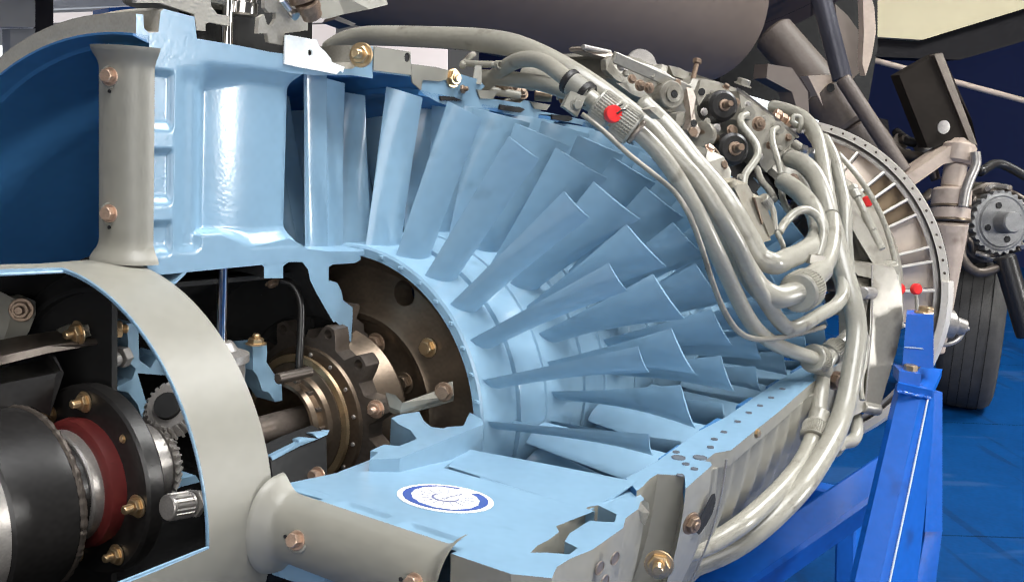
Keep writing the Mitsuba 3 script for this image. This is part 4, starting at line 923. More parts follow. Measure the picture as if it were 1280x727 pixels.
def rubber_boot(p, r, rb):
    d = np.array((-.72, -.68, .10))
    k = part(E+'__dark_knob', place(lathe([(0, -.05), (r*1.02, -.05), (r*1.05, -.02), (r, -.015), (r*1.04, -.008), (r, 0), (r*.8, .004), (0, .004)], 36), p, d), 'black_paint', 30)
    part(k+'__centre', place(lathe([(0, 0), (rb*1.8, 0), (rb*1.8, .005), (rb*1.2, .006), (rb*1.2, .014), (rb, .015), (rb, .026), (rb*.8, .028), (0, .028)], 24), np.add(p, d*.003), d), 'rust_bolt', 30)


rubber_boot([(0.979, -0.1828, 0.4029)][0], .0245, .0052)
rubber_boot([(0.9668, -0.2116, 0.3355)][0], .0255, .0062)
bolt(E+'__fuel_control__yellow_nut', [(1.0658, -0.214, 0.379)][0], (-.7, -.7, .1), .0095, 'rust_bolt', stud=.3)
bolt(E+'__fuel_control__yellow_nut', [(0.9828, -0.2001, 0.3645)][0], (-.7, -.6, .3), .007, 'rust_bolt')
part(E+'__fuel_control__banjo', place(lathe([(0, -.01), (.011, -.01), (.012, 0), (.011, .008), (0, .009)], 24), [(1.0378, -0.2029, 0.3942)][0], (-.7, -.7, .1)), GB, 30)
part(E+'__fuel_control__banjo', place(lathe([(0, -.01), (.011, -.01), (.012, 0), (.011, .008), (0, .009)], 24), [(1.1564, -0.2164, 0.3762)][0], (-.7, -.7, .1)), GB, 30)
bolt(E+'__fuel_control__cap_bolt', [(1.1165, -0.1613, 0.4443)][0], (.0, -.3, 1), .012, GB, head=.8)
bolt(E+'__fuel_control__cap_bolt', [(1.0421, -0.1598, 0.4347)][0], (-.2, -.5, .8), .005, 'rust_bolt', head=1.2)
q = [(0.8986, -0.0967, 0.4546), (0.9046, -0.1045, 0.4602), (0.9184, -0.1081, 0.4578), (0.9159, -0.1076, 0.4464), (0.9003, -0.1024, 0.4437)]
part(E+'__fuel_control__block', slab(q, (.02, .04, 0)), GB, 20)
q = [(0.9381, -0.1006, 0.4608), (0.9569, -0.1121, 0.4589), (0.9739, -0.1223, 0.4517), (0.9701, -0.1194, 0.4411), (0.9406, -0.1093, 0.4448)]
part(E+'__fuel_control__block', slab(q, (.02, .04, 0)), GB, 20)
q = [(0.8716, -0.1506, 0.3832), (0.8832, -0.1586, 0.3866), (0.8743, -0.1605, 0.3644), (0.8638, -0.1531, 0.3648)]
part(E+'__fuel_control__block', slab(q, (.01, .02, 0)), GB, 20)
q = [(1.2457, -0.1219, 0.4369), (1.3791, -0.1472, 0.4268), (1.5186, -0.1858, 0.4041), (1.5148, -0.1832, 0.3924), (1.4036, -0.1572, 0.3958), (1.3113, -0.1372, 0.4163)]
part(E+'__white_cover', slab(q, (.02, .05, 0)), 'white_blue_paint', 20, 'pale blue white sheet cover behind the fuel control')
for q in [(1.1697, -0.2568, 0.343), (1.1867, -0.2663, 0.3384), (1.1949, -0.2717, 0.332), (1.1319, -0.2591, 0.3246), (1.1398, -0.2644, 0.3169), (1.1483, -0.2711, 0.3079)]:
    bolt(E+'__pipe_end_nut', q, (.6, -.75, -.2), .0095, 'chrome_steel', washer=False, head=1.2)
for a, b in ([(1.1747, -0.243, 0.352), (1.1718, -0.2605, 0.3419)], [(1.1331, -0.2399, 0.3316), (1.1326, -0.2602, 0.3247)]):
    part(E+'__pipe_stub', cyl(a, b, .008, 20), 'silver_paint', 30)
q = [(1.225, -0.2275, 0.3539), (1.2428, -0.239, 0.3465), (1.2156, -0.2389, 0.3288), (1.1979, -0.2276, 0.3363)]
part(E+'__fuel_control__block', slab(q, (.01, .03, 0)), GB, 20)
for q in [(1.2222, -0.1892, 0.4047), (1.227, -0.1987, 0.3982), (1.2317, -0.2081, 0.3917), (1.2092, -0.1898, 0.3969)]:
    bolt(E+'__copper_union', q, (.7, -.6, -.3), .0085, 'copper_plating', washer=False, head=1.3)
pipe('thin_pipe', [(1.2417, -0.2265, 0.383), (1.227, -0.22, 0.3906), (1.2303, -0.2222, 0.4008), (1.2354, -0.2311, 0.3986), (1.2348, -0.2342, 0.3846), (1.2415, -0.2291, 0.3731)], .0045, n=12)
bolt(E+'__fuel_control__cap_bolt', [(1.0876, -0.2751, 0.2893)][0], (-.5, -.85, 0), .0095, 'rust_bolt')
q = [(0.787, -0.2399, 0.333), (0.8078, -0.257, 0.3231), (0.8211, -0.265, 0.3032), (0.8178, -0.2658, 0.2825), (0.7909, -0.2618, 0.2801), (0.7627, -0.2457, 0.3116)]
part(E+'__fuel_control__lower_cover', slab(q, (.02, .06, .01)), GB, 20)
bolt(E+'__fuel_control__cap_bolt', [(0.769, -0.2494, 0.3332)][0], (-.2, -.6, .75), .006, 'copper_plating')
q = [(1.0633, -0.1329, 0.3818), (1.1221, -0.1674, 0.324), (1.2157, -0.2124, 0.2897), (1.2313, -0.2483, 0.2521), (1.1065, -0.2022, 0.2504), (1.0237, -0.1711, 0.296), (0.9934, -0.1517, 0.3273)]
part(E+'__fuel_control__shadow_side', slab(q, (.03, .06, 0)), 'flat_black', 20)  # black slab stands in for shade on this side
q = [(0.6027, -0.2262, 0.4173), (0.6093, -0.2348, 0.4111), (0.6194, -0.2392, 0.3989), (0.6105, -0.2358, 0.3942), (0.5959, -0.2282, 0.4059)]
part(E+'__pipe_lug', slab([(0.478, -0.2881, 0.3729), (0.4915, -0.2895, 0.3764), (0.5004, -0.2962, 0.369), (0.4932, -0.296, 0.3632)], (.008, .015, 0)), P_, 20)

for k, q in enumerate([(0.8075, -0.0899, 0.4368), (0.8165, -0.0968, 0.4294), (0.7999, -0.0848, 0.4455), (0.8566, -0.1107, 0.4378), (0.9044, -0.1318, 0.4312), (0.947, -0.1641, 0.3903), (0.9809, -0.161, 0.4226), (1.0199, -0.1885, 0.4107), (1.0497, -0.1985, 0.409), (1.1014, -0.2105, 0.3898), (1.1269, -0.2166, 0.345), (1.1014, -0.2103, 0.325), (1.1609, -0.2244, 0.3408), (1.2004, -0.2241, 0.3615), (0.9411, -0.1903, 0.3662), (0.9243, -0.18, 0.3749), (0.8061, -0.2576, 0.3117), (0.7784, -0.2569, 0.2934), (0.8853, -0.256, 0.2933)]):
    bolt(E+'__fuel_control__screw', q, (-.65, -.72, .2), (.0042, .0055, .0048)[k % 3], ('silver_paint', 'rust_bolt', 'worn_steel')[k % 3], head=.8)
for pts, r, m in (([(0.842, -0.082, 0.4565), (0.8745, -0.097, 0.4524), (0.9045, -0.1086, 0.4455), (0.9258, -0.1281, 0.4303)], .003, 'worn_steel'), ([(0.919, -0.1875, 0.3205), (0.9132, -0.2021, 0.304), (0.8916, -0.2285, 0.2912), (0.8609, -0.2566, 0.2886)], .0045, 'dark_steel'), ([(1.077, -0.215, 0.3062), (1.0498, -0.2346, 0.2862), (1.0258, -0.2576, 0.2725), (1.0088, -0.2726, 0.2586)], .006, 'silver_paint'), ([(0.9185, -0.1802, 0.3424), (0.9176, -0.2018, 0.3288), (0.8999, -0.2169, 0.3111)], .004, 'brown_steel'), ([(1.2493, -0.2413, 0.3741), (1.236, -0.265, 0.3507), (1.2365, -0.2938, 0.32), (1.2204, -0.3202, 0.2727)], .005, P_)):
    part(E+'__fuel_control__line', tube(pts, r, 10), m, True)
part(E+'__fuel_control__sector', place(lathe([(0, 0), (.030, 0), (.031, .002), (.030, .006), (0, .006)], 36), [(0.8987, -0.0691, 0.4516)][0], (-.45, -.85, .1)), 'worn_steel', 30)
part(E+'__fuel_control__pin', cyl([(0.7319, -0.0557, 0.4674)][0], [(0.7975, -0.0653, 0.4662)][0], .0042, 14), 'worn_steel', 30)
# ------------------------------------------------------------------ rear of the engine
part(E+'__rear_casing', rev([(1.17, .372), (1.20, .385), (1.262, .392), (1.264, .408), (1.285, .408), (1.287, .395), (1.36, .385), (1.60, .345), (1.86, .33), (1.86, .32), (1.60, .335), (1.30, .37), (1.17, .36)], 200), 'silver_paint', 30)
q = [(1.2075, -0.3914, 0.1546), (1.2488, -0.4206, 0.1495), (1.2565, -0.4363, 0.1055), (1.2535, -0.4451, 0.0587), (1.2371, -0.4439, 0.0064), (1.2021, -0.4413, -0.0454), (1.1697, -0.4401, -0.0877), (1.1353, -0.4225, -0.0844), (1.1519, -0.4179, -0.0437), (1.1729, -0.4092, 0.0352)]
part(E+'__mount_yoke', slab(q, (.035, .015, 0)), 'silver_paint', 20)
q = [(1.1866, -0.328, 0.2572), (1.2062, -0.3388, 0.262), (1.2402, -0.3688, 0.2147), (1.2625, -0.404, 0.1507), (1.2307, -0.3924, 0.1474), (1.2087, -0.3621, 0.1958)]
part(E+'__mount_yoke__upper_arm', slab(q, (.035, .015, 0)), 'silver_paint', 20)
q = [(1.1652, -0.3609, 0.1581), (1.2083, -0.3926, 0.1547), (1.2, -0.3959, 0.1307), (1.1718, -0.3779, 0.1363)]
part(E+'__mount_yoke__rib', slab(q, (.03, .015, 0)), 'silver_paint', 20)
part(E+'__mount_yoke__edge', tube([(1.199, -0.3936, 0.1527), (1.1725, -0.41, 0.0632), (1.1528, -0.4169, -0.0023), (1.1279, -0.4254, -0.0823)], .0016, 8), 'worn_steel', 30)
q = [(1.1585, -0.3595, 0.1267), (1.2262, -0.3898, 0.1318), (1.1956, -0.4084, 0.0319), (1.1571, -0.4206, -0.0892), (1.1021, -0.4066, -0.0809), (1.1146, -0.4102, -0.0248), (1.1383, -0.406, 0.0531)]
part(E+'__mount_yoke__back_plate', slab(q, (.03, .03, 0)), 'silver_paint', 20)
part(E+'__mount_yoke__pin', cyl([(1.1322, -0.398, 0.1125)][0], [(1.2028, -0.3982, 0.1055)][0], .0105, 24), 'worn_steel', 30)
part(E+'__mount_yoke__boss', cat([cyl([(1.1141, -0.4238, -0.0743)][0], [(1.1484, -0.4429, -0.0828)][0], .010, 20)]), 'silver_paint', 30)
q = [(1.059, -0.3986, -0.0281), (1.1171, -0.4239, -0.0583), (1.1165, -0.429, -0.0792), (1.0706, -0.4151, -0.0863), (1.0735, -0.4151, -0.0707)]
part(E+'__mount_yoke__web', slab(q, (.02, .04, 0)), 'silver_paint', 20)
part(E+'__drain_elbow', tube([(1.0022, -0.4111, -0.1201), (1.0317, -0.4196, -0.1185), (1.0598, -0.4266, -0.1194), (1.0848, -0.4261, -0.1116), (1.127, -0.4127, -0.0959)], .0105, 16), P_, True)
p = [(0.9962, -0.4115, -0.1213), (1.0108, -0.4149, -0.1187)]
part(E+'__drain_elbow__nut', cyl(p[0], p[1], .0155, 6), P_, False)
bolt(E+'__casing_bolt', [(0.9434, -0.4157, -0.0006)][0], (-.6, -.8, 0), .0115, 'rust_bolt', head=1.)
part(E+'__belly_pipes', rev([(.55, .396), (.60, .402), (1.18, .392), (1.18, .375), (.55, .38)], 160) ^ boxm(0, 2, -1, .3, -1, -.16), 'dark_steel', 30)
# fittings on the rear: red caps, line couplings
for q in [(1.3986, -0.3245, 0.2525), (1.3737, -0.4065, 0.0974), (1.3695, -0.4365, 0.1019)]:
    part(E+'__red_cap', place(lathe([(0, 0), (.009, 0), (.0105, .002), (.0105, .009), (.0085, .012), (0, .0125)], 28), q, (-.7, -.7, .1)), 'red_plastic', 35)
pipe('thin_pipe', [(1.3912, -0.4368, 0.0892), (1.3903, -0.4405, 0.0717), (1.3877, -0.4441, 0.0451)], .0035, n=12)
p = [(1.3247, -0.3126, 0.2811), (1.3188, -0.3278, 0.2618), (1.3129, -0.3451, 0.2357), (1.3071, -0.3643, 0.2041), (1.3021, -0.3845, 0.1731)]
part(E+'__line_coupling', cat([cyl(p[0], p[1], .0085, 20), cyl(p[1], p[2], .0065, 20), cyl(p[2], p[3], .0085, 20), cyl(p[3], p[4], .008, 20)]), P_, 30)
part(E+'__line_coupling__nut', place(hexbolt(.0105, washer=False, head=.9), p[0], np.subtract(p[1], p[0])), P_, 20)
q = [(1.3033, -0.3945, 0.145), (1.3261, -0.4097, 0.1525), (1.3259, -0.4147, 0.134), (1.3083, -0.4106, 0.1174), (1.3028, -0.4021, 0.1167)]
part(E+'__line_clamp', slab(q, (.012, .02, 0)), P_, 20)
part(E+'__line_clamp', slab([(1.3117, -0.4081, 0.1446), (1.3173, -0.4164, 0.1466), (1.315, -0.4173, 0.1309), (1.3111, -0.4113, 0.1304)], (.008, .01, 0)), P_, 20)
part(E+'__yoke_rim', tube([(1.2849, -0.4091, 0.1251), (1.2837, -0.413, 0.1054), (1.2844, -0.4235, 0.0734), (1.287, -0.4336, 0.0528)], .004, 10), P_, 30)

# rear flange ring with its drilled face
XR, RR = 1.909, .4121
ring_holes = [circle((-RR*math.sin(.2645+k*.07351), RR*math.cos(.2645+k*.07351)), .0033, 12) for k in range(-12, 60)]
oc = circle((0, 0), .4205, 220)
part(E+'__exhaust_flange', prism(oc, 'x', XR-.006, XR, ring_holes+[circle((0, 0), .403, 200)]), 'ring_paint', 25, 'thin silver ring flange drilled with a row of small holes')
part(E+'__exhaust_flange__seat', rev([(XR-.0005, .402), (XR-.0005, .4195), (XR+.012, .4195), (XR+.03, .410), (XR+.03, .402)], 200), 'dark_steel', 30)
part(E+'__exhaust_flange__lip', rev([(XR-.004, .386), (XR-.010, .388), (XR-.010, .393), (XR+.02, .4025), (XR+.024, .398)], 200), 'sheet_metal', 30)
part(E+'__exhaust_flange__rim_cover', rev([(XR-.016, .406), (XR-.016, .421), (XR+.01, .428), (XR+.02, .42), (XR+.01, .406)], 200) ^ boxm(1, 3, -1, 0, -1, .065), 'ring_paint', 30)
ribs = (16, 27, 38.5, 44, 51, 57, 69, 74, 84, 98)
for k in range(len(ribs)-1):
    a0, a1 = ribs[k]+.5, ribs[k+1]-.4
    aa = np.linspace(a0, a1, 8)
    V, F = [], []
    for i, a in enumerate(aa):
        dx = .02*(i/7)
        V += [pt(XR+.020+dx, .395, a), pt(XR-.09+dx, .25, a), pt(XR-.14+dx, .17, a)]
    for i in range(7):
        for j in range(2):
            b = i*3+j
            F += [[b, b+1, b+4], [b, b+4, b+3]]
    part(E+'__exhaust_panel', trimesh.Trimesh(V, F, process=False), 'rust_panel' if k in (2, 3, 4) else 'panel_metal', True)
for a in ribs:
    part(E+'__exhaust_rib', bar(pt(XR-.004, .388, a), pt(XR-.135, .18, a), .014, .0065, pt(0, 1, a+90), .001), 'ring_paint', 20)

# ------------------------------------------------------------------ sticker on the lower strut face (flat print on thin film)
sc_ = [(0.1088, -0.2966, 0.0178)][0]


def tilt(m, z):
    """lay a flat print on the gently sloping strut face"""
    t = tm(m)
    v = np.array(t.vertices)
    return trimesh.Trimesh(np.stack([v[:, 0]+sc_[0], v[:, 1]+sc_[1], v[:, 2]+sc_[2]+z-.110*v[:, 0]], 1), t.faces, process=False)


def film(pts, z, key, m, holes=(), label=None):
    return part(key, tilt(cs(pts, holes).extrude(.0003), z), m, False, label)


ry_, rx_ = (0.0425, 0.0425)
el = lambda k, n=64: [(k*rx_*math.cos(a), k*ry_*math.sin(a)) for a in np.arange(n)*2*math.pi/n]
film(el(1), .0, E+'__sticker', 'sticker_white', (), 'round white sticker with a blue ring and faint spoke lines')
arc, out_ = [], []
for a in np.linspace(16, 346, 90):
    t = math.radians(a)
    w = .835-.125*abs(math.cos(t-2.356))**1.5-.018*(int((a+40)/13) % 2)
    arc.append((rx_*w*math.cos(t), ry_*w*math.sin(t)))
    out_.append((rx_*.885*math.cos(t), ry_*.885*math.sin(t)))
film(arc+out_[::-1], .0004, E+'__sticker__ring_print', 'sticker_blue')
spk = []
for k in range(16):
    a = 2*math.pi*(k+.3)/16
    if k in (0, 15):
        continue
    c, s = math.cos(a), math.sin(a)
    w = .008
    spk.append(m3.CrossSection([[(rx_*(.34*c-w*s), ry_*(.34*s+w*c)), (rx_*(.34*c+w*s), ry_*(.34*s-w*c)), (rx_*(.60*c+w*.5*s), ry_*(.60*s-w*.5*c)), (rx_*(.60*c-w*.5*s), ry_*(.60*s+w*.5*c))]], m3.FillRule.NonZero))
for rr, a0, a1 in ((.27, 60, 300),):
    A1 = np.radians(np.linspace(a0, a1, 30))
    w = .012+.02*np.sin(np.linspace(0, math.pi, 30))
    spk.append(m3.CrossSection([[(rx_*(rr+b)*math.cos(a), ry_*(rr+b)*math.sin(a)) for a, b in zip(A1, w)]+[(rx_*(rr-b)*math.cos(a), ry_*(rr-b)*math.sin(a)) for a, b in zip(A1[::-1], w[::-1])]], m3.FillRule.NonZero))
rg = np.random.default_rng(5)
for k in range(8):
    u = -.12+k*.085
    h, w = rg.uniform(.03, .06), .011
    v = -.02-k*.004
    spk.append(m3.CrossSection([[(rx_*(u-w), ry_*(v-h)), (rx_*(u+w), ry_*(v-h)), (rx_*(u+w+.02), ry_*(v+h)), (rx_*(u-w+.02), ry_*(v+h))]], m3.FillRule.NonZero))
    if k % 2:
        spk.append(m3.CrossSection([[(rx_*u, ry_*(v-w)), (rx_*(u+.05), ry_*(v-w)), (rx_*(u+.05), ry_*(v+w)), (rx_*u, ry_*(v+w))]], m3.FillRule.NonZero))
part(E+'__sticker__spoke_print', tilt(m3.CrossSection.batch_boolean(spk, m3.OpType.Add).extrude(.0003), .0004), 'sticker_ink', False)

# ------------------------------------------------------------------ the blue stand
S = thing('engine_stand', 'glossy bright blue steel stand carrying the engine, with a bracket and brass bolts', 'engine stand')
SB = 'stand_blue_paint'
a, b, c = [(1.2163, -0.4835, -0.047), (0.9779, -0.4958, -0.3134), (0.9494, -0.4994, -0.3188)]
dv = np.subtract(b, a)
foot = np.array(a)+dv*((FLOOR-a[2])/dv[2])
up = np.cross(dv, (0, 1, 0))
part(S+'__brace', bar(a, foot, .055, .055, (0, -1, 0), .010), SB, 25)
wb = np.random.default_rng(8)
part(S+'__brace__weld_bead', tube([np.array(q)+wb.normal(0, .0006, 3) for q in np.linspace(*[(1.1526, -0.4676, -0.0468), (1.1824, -0.5176, -0.055)], 26)], wb.uniform(.0024, .0036, 26), 8, 2), SB, 40)
part(S+'__brace__edge_highlight', tube([(1.1795, -0.5131, -0.0553), (1.0673, -0.5208, -0.1728), (0.9535, -0.5275, -0.2947), (0.9187, -0.5298, -0.3295)], .0017, 8), 'stand_highlight_scribe', 30, 'painted pale highlight along the edge of the leaning brace')  # thin pale tube painted in as the chamfer highlight
q = [(1.2102, -0.457, 0.0756), (1.2353, -0.496, 0.0785), (1.2265, -0.5085, -0.0117), (1.1983, -0.463, -0.0097)]
part(S+'__bracket', slab(q, (.055, .010, 0)), SB, 20)
part(S+'__bracket__scribed_line', slab([(1.2014, -0.4625, 0.0219), (1.2181, -0.4893, 0.0212), (1.218, -0.4894, 0.0198), (1.2013, -0.4627, 0.0205)], (.001, .001, 0)), 'stand_highlight_scribe', 20)
q = [(1.1685, -0.4644, -0.0143), (1.1883, -0.4968, -0.0172), (1.1848, -0.4974, -0.0386), (1.1658, -0.466, -0.0343)]
part(S+'__clamp_block', slab(q, (.05, .02, .0)), SB, 20)
q = [(1.1599, -0.4658, -0.0333), (1.1917, -0.5197, -0.0439), (1.1901, -0.5198, -0.0533), (1.1588, -0.4674, -0.0452)]
part(S+'__top_plate', slab(q, (.075, .012, .0)), SB, 20)
q = [(1.1578, -0.4662, -0.0329), (1.1883, -0.5175, -0.0423), (1.3301, -0.5077, -0.0304), (1.3103, -0.4757, -0.0286)]
part(S+'__top_plate', slab(q, (0, 0, -.014)), SB, 20)
for q, s in zip([(1.2441, -0.4749, 0.0687), (1.2599, -0.479, 0.0759), (1.1943, -0.4775, -0.0162)], (.0125, .0125, .0115)):
    bolt(S+'__bolt', q, (0, 0, 1), s, 'brass_plating', washer=False, head=.9)
g = [(1.2314, -0.5017, -0.0591), (1.2655, -0.509, -0.0611), (1.2514, -0.5179, -0.1358), (1.1648, -0.537, -0.3798), (1.046, -0.5087, -0.3449)]
part(S+'__gusset_plate', slab(g, (.008, .008, 0)), SB, 20)
p = [(1.3062, -0.5004, -0.0704), (1.3367, -0.5119, -0.0738), (1.3126, -0.5462, -0.322), (1.2539, -0.5252, -0.3094)]
part(S+'__post', slab(p, (.04, .05, 0)), SB, 20)
p = [(1.2754, -0.5235, -0.3167), (1.3128, -0.5458, -0.3192), (1.2899, -0.5505, -0.4601), (1.2185, -0.5261, -0.4403)]
part(S+'__gusset', slab(p, (.04, .05, 0)), SB, 20)
pa, pb = [(1.5859, -0.4083, -0.3144), (1.1268, -0.2026, -0.4858)]
dv = np.subtract(pb, pa)
pb = np.array(pa)+dv*((FLOOR-pa[2])/dv[2])
part(S+'__cross_tube', bar(pa, pb, .075, .075, (.3, -.4, 1), .008), SB, 20)
pa, pb = [(2.2034, 0.0407, -0.6219), (2.2415, -0.2129, -0.6302)]
part(S+'__cross_tube', bar(pa, pb, .07, .07, (0, 0, 1), .006), SB, 20)
pa, pb = [(1.9245, -0.2537, -0.5444), (1.8087, -0.3159, -0.7368)]
pb = (pb[0], pb[1], FLOOR)
part(S+'__leg', bar(pa, pb, .09, .05, (0, 1, 0), .006), SB, 20)

# ------------------------------------------------------------------ aircraft parked behind
Q = thing('parked_aircraft', 'dark belly, tank, landing gear and wheel of an aircraft parked behind the engine', 'aircraft')
B = 'belly_paint'


def sheet(rows_, key, m, smooth=True, label=None):
    """curved skin through rows of 3D points"""
    P = np.array(rows_, float)
    a, b = P.shape[:2]
    i, j = np.meshgrid(np.arange(a-1), np.arange(b-1), indexing='ij')
    q = np.stack([i*b+j, (i+1)*b+j, (i+1)*b+j+1, i*b+j+1], -1).reshape(-1, 4)
    return part(key, trimesh.Trimesh(P.reshape(-1, 3), np.vstack([q[:, [0, 1, 2]], q[:, [0, 2, 3]]]), process=False), m, smooth, label)


# belly: a long barrel whose underside hangs over the engine
bel = [[np.array((x, 1.9-1.5*math.cos(t)*k, 1.9-1.02*math.sin(t)*k)) for t in np.radians(np.linspace(-25, 205, 44))] for x, k in [(2.55, .02), (2.56, .5), (2.6, .7), (2.7, .84), (2.9, .93), (3.2, .98), (3.6, 1), (4.4, 1), (5.2, 1)]]
sheet(bel, Q+'__fuselage', B)
q = [(5.7196, 1.3614, 1.5672), (6.0469, 0.8507, 1.6059), (5.9896, 0.7693, 1.0164), (5.8963, 0.7726, 0.5197), (5.4133, 1.5262, 0.4625), (5.461, 1.594, 0.9538)]
part(Q+'__gear_bay_shade', slab(q, (.4, .3, 0)), 'flat_black', 20)  # black slab put in for the dark gap behind the gear
pa, pb = [(2.5621, 1.2825, 1.0168), (3.9283, 0.9865, 0.9408)]
d = np.subtract(pb, pa)
L = np.linalg.norm(d)
prof = [(0, L*1.06), (.12, L*1.04), (.24, L*.98), (.33, L*.88), (.38, L*.7), (.40, L*.4), (.40, -2.5), (0, -2.5)]
part(Q+'__drop_tank', place(lathe(prof[::-1], 64), pa, d), 'pod_paint', 30, 'rounded dark grey tank under the fuselage')
a, b, c, e = [(4.3415, 0.8923, 0.9178), (4.3485, 0.6082, 0.6366), (4.3528, 0.4581, 0.4726), (4.3653, 0.2637, 0.2026)]
part(Q+'__gear_leg', cat([cyl(a, b, .10, 32), cyl(b, c, .115, 32), cyl(c, e, .085, 32)]), 'leg_dark', 30)
q = [(4.2126, 0.6531, 0.7), (4.3052, 0.5118, 0.722), (4.306, 0.4825, 0.6263), (4.2388, 0.569, 0.5558)]
part(Q+'__gear_leg__lug', slab(q, (.06, .08, 0)), 'leg_paint', 20)
part(Q+'__gear_leg__lug_hole', place(lathe([(0, 0), (.02, 0), (.02, .005), (0, .005)], 20), [(4.2229, 0.5451, 0.6481)][0], (-.7, -.7, 0)), 'flat_black', 30)
a, b = [(4.1754, 0.6432, 1.1142), (4.1946, 0.4865, 0.6841)]
part(Q+'__retraction_rod', cyl(a, b, .045, 28), 'rod_blue_grey', 30)
a, b = [(4.1435, 0.4738, 0.6875), (4.2011, 0.1685, 0.2841)]
part(Q+'__side_stay', cyl(a, b, .035, 24), 'leg_dark', 30)
q = [(3.9168, 0.7515, 0.7264), (3.9735, 0.6578, 0.7154), (4.0021, 0.5823, 0.6131), (3.9938, 0.559, 0.4887), (3.9705, 0.5955, 0.486), (3.9631, 0.6431, 0.6085), (3.9067, 0.7487, 0.6617)]
part(Q+'__gear_fairing', slab(q, (.05, .08, 0)), 'pod_paint', 20)
q = [(4.6186, 0.5275, 1.1809), (4.6242, 0.4849, 1.0664), (4.6172, 0.4622, 0.9504), (4.5952, 0.4627, 0.8327), (4.5689, 0.4757, 0.7336), (4.566, 0.497, 0.7908), (4.5854, 0.5118, 0.9467), (4.6038, 0.5506, 1.1791)]
part(Q+'__gear_door', slab(q, (.02, .03, 0)), 'leg_paint', 20)
q = [(4.7301, 0.708, 1.1037), (4.7596, 0.6445, 1.0473), (4.7895, 0.5686, 0.9509), (4.7782, 0.5394, 0.7898), (4.7392, 0.5827, 0.7253), (4.7183, 0.6386, 0.8027)]
part(Q+'__gear_door', slab(q, (.02, .03, 0)), 'pod_paint', 20)
q = [(4.3381, 0.269, 0.7227), (4.4389, 0.1392, 0.8283), (4.4555, 0.1154, 0.8374), (4.3892, -0.0578, 0.5355), (4.3917, -0.0948, 0.423), (4.3621, -0.0383, 0.4547), (4.2894, 0.0617, 0.4003), (4.2699, 0.0921, 0.398)]
part(Q+'__gear_door', slab(q, (.05, .05, 0)), 'dark_rubber_door', 20, 'black gear door plate with a round grey plug')
part(Q+'__gear_door_002__edge_strip', slab([(4.4128, 0.1409, 0.822), (4.4337, 0.1115, 0.8353), (4.3697, -0.0979, 0.4226), (4.3517, -0.0657, 0.4345)], (.03, .03, 0)), 'dark_steel', 20)
part(Q+'__gear_door_002__plug', place(lathe([(0, 0), (.030, 0), (.030, .006), (0, .008)], 28), [(4.2725, 0.0398, 0.4937)][0], (-.75, -.65, 0)), 'worn_steel', 30)
a, b, c, e, f = [(4.3496, -0.027, 0.425), (4.3312, -0.0241, 0.3347), (4.311, -0.0237, 0.2266), (4.2907, -0.0353, 0.0762), (4.3031, -0.0418, -0.5282)]
part(Q+'__main_leg', cat([cyl(a, b, .075, 32), cyl(b, c, .05, 32)]), 'leg_paint', 30)
part(Q+'__main_leg__cylinder', cat([cyl(c, e, .085, 36), cyl(e, f, .082, 36, .045)]), 'leg_paint', 30)
part(Q+'__main_leg__band', cat([cyl(np.add(c, np.subtract(e, c)*k), np.add(c, np.subtract(e, c)*(k+.12)), .089, 36) for k in (.5, .9)]), 'brown_steel', 30)
q = [(4.1457, 0.1545, 0.26), (4.2536, 0.0208, 0.3913), (4.3073, -0.0465, 0.4534), (4.3257, -0.0834, 0.4277), (4.3073, -0.0751, 0.3558), (4.2478, 0.0126, 0.3313), (4.1566, 0.1242, 0.216)]
part(Q+'__main_leg__torque_arm', slab(q, (.06, .07, 0)), 'leg_paint', 20)
part(Q+'__main_leg__hose', tube([(4.273, -0.105, 0.3924), (4.2698, -0.1151, 0.3404), (4.2478, -0.101, 0.2688), (4.2332, -0.0934, 0.2154), (4.2214, -0.0931, 0.152)], .022, 14), 'worn_steel', 30)
for k, pts in enumerate(([(4.4773, 0.3577, 0.4826), (4.4121, 0.2392, 0.3738), (4.3722, 0.1039, 0.3448), (4.3833, 0.0602, 0.256)], [(4.517, 0.2902, 0.4685), (4.447, 0.1978, 0.4221), (4.4986, 0.1195, 0.4356)], [(4.4299, -0.0812, 0.0273), (4.4133, -0.087, -0.0828), (4.4461, -0.1592, -0.151), (4.5253, -0.2722, -0.1056)], [(4.4963, -0.1056, 0.3054), (4.661, -0.1652, 0.348), (4.7351, -0.3024, 0.2832)], [(4.5059, 0.2249, 0.1852), (4.4413, 0.129, 0.1564), (4.4754, 0.0866, 0.1972)])):
    part(Q+'__hydraulic_hose', tube(pts, .022, 12), 'black_paint' if k % 2 else 'dark_steel', True)
for k, q in enumerate([(4.4736, 0.2314, 0.3566), (4.4687, 0.1721, 0.3227), (4.5115, 0.2823, 0.4115), (4.4862, 0.1665, 0.3987)]):
    part(Q+'__valve_body', place(lathe([(0, 0), (.035, 0), (.04, .01), (.04, .05), (.02, .055), (.02, .09), (0, .09)], 24), q, (-.7, -.6, .3*(k-1))), 'worn_steel' if k % 2 else 'dark_steel', 30)
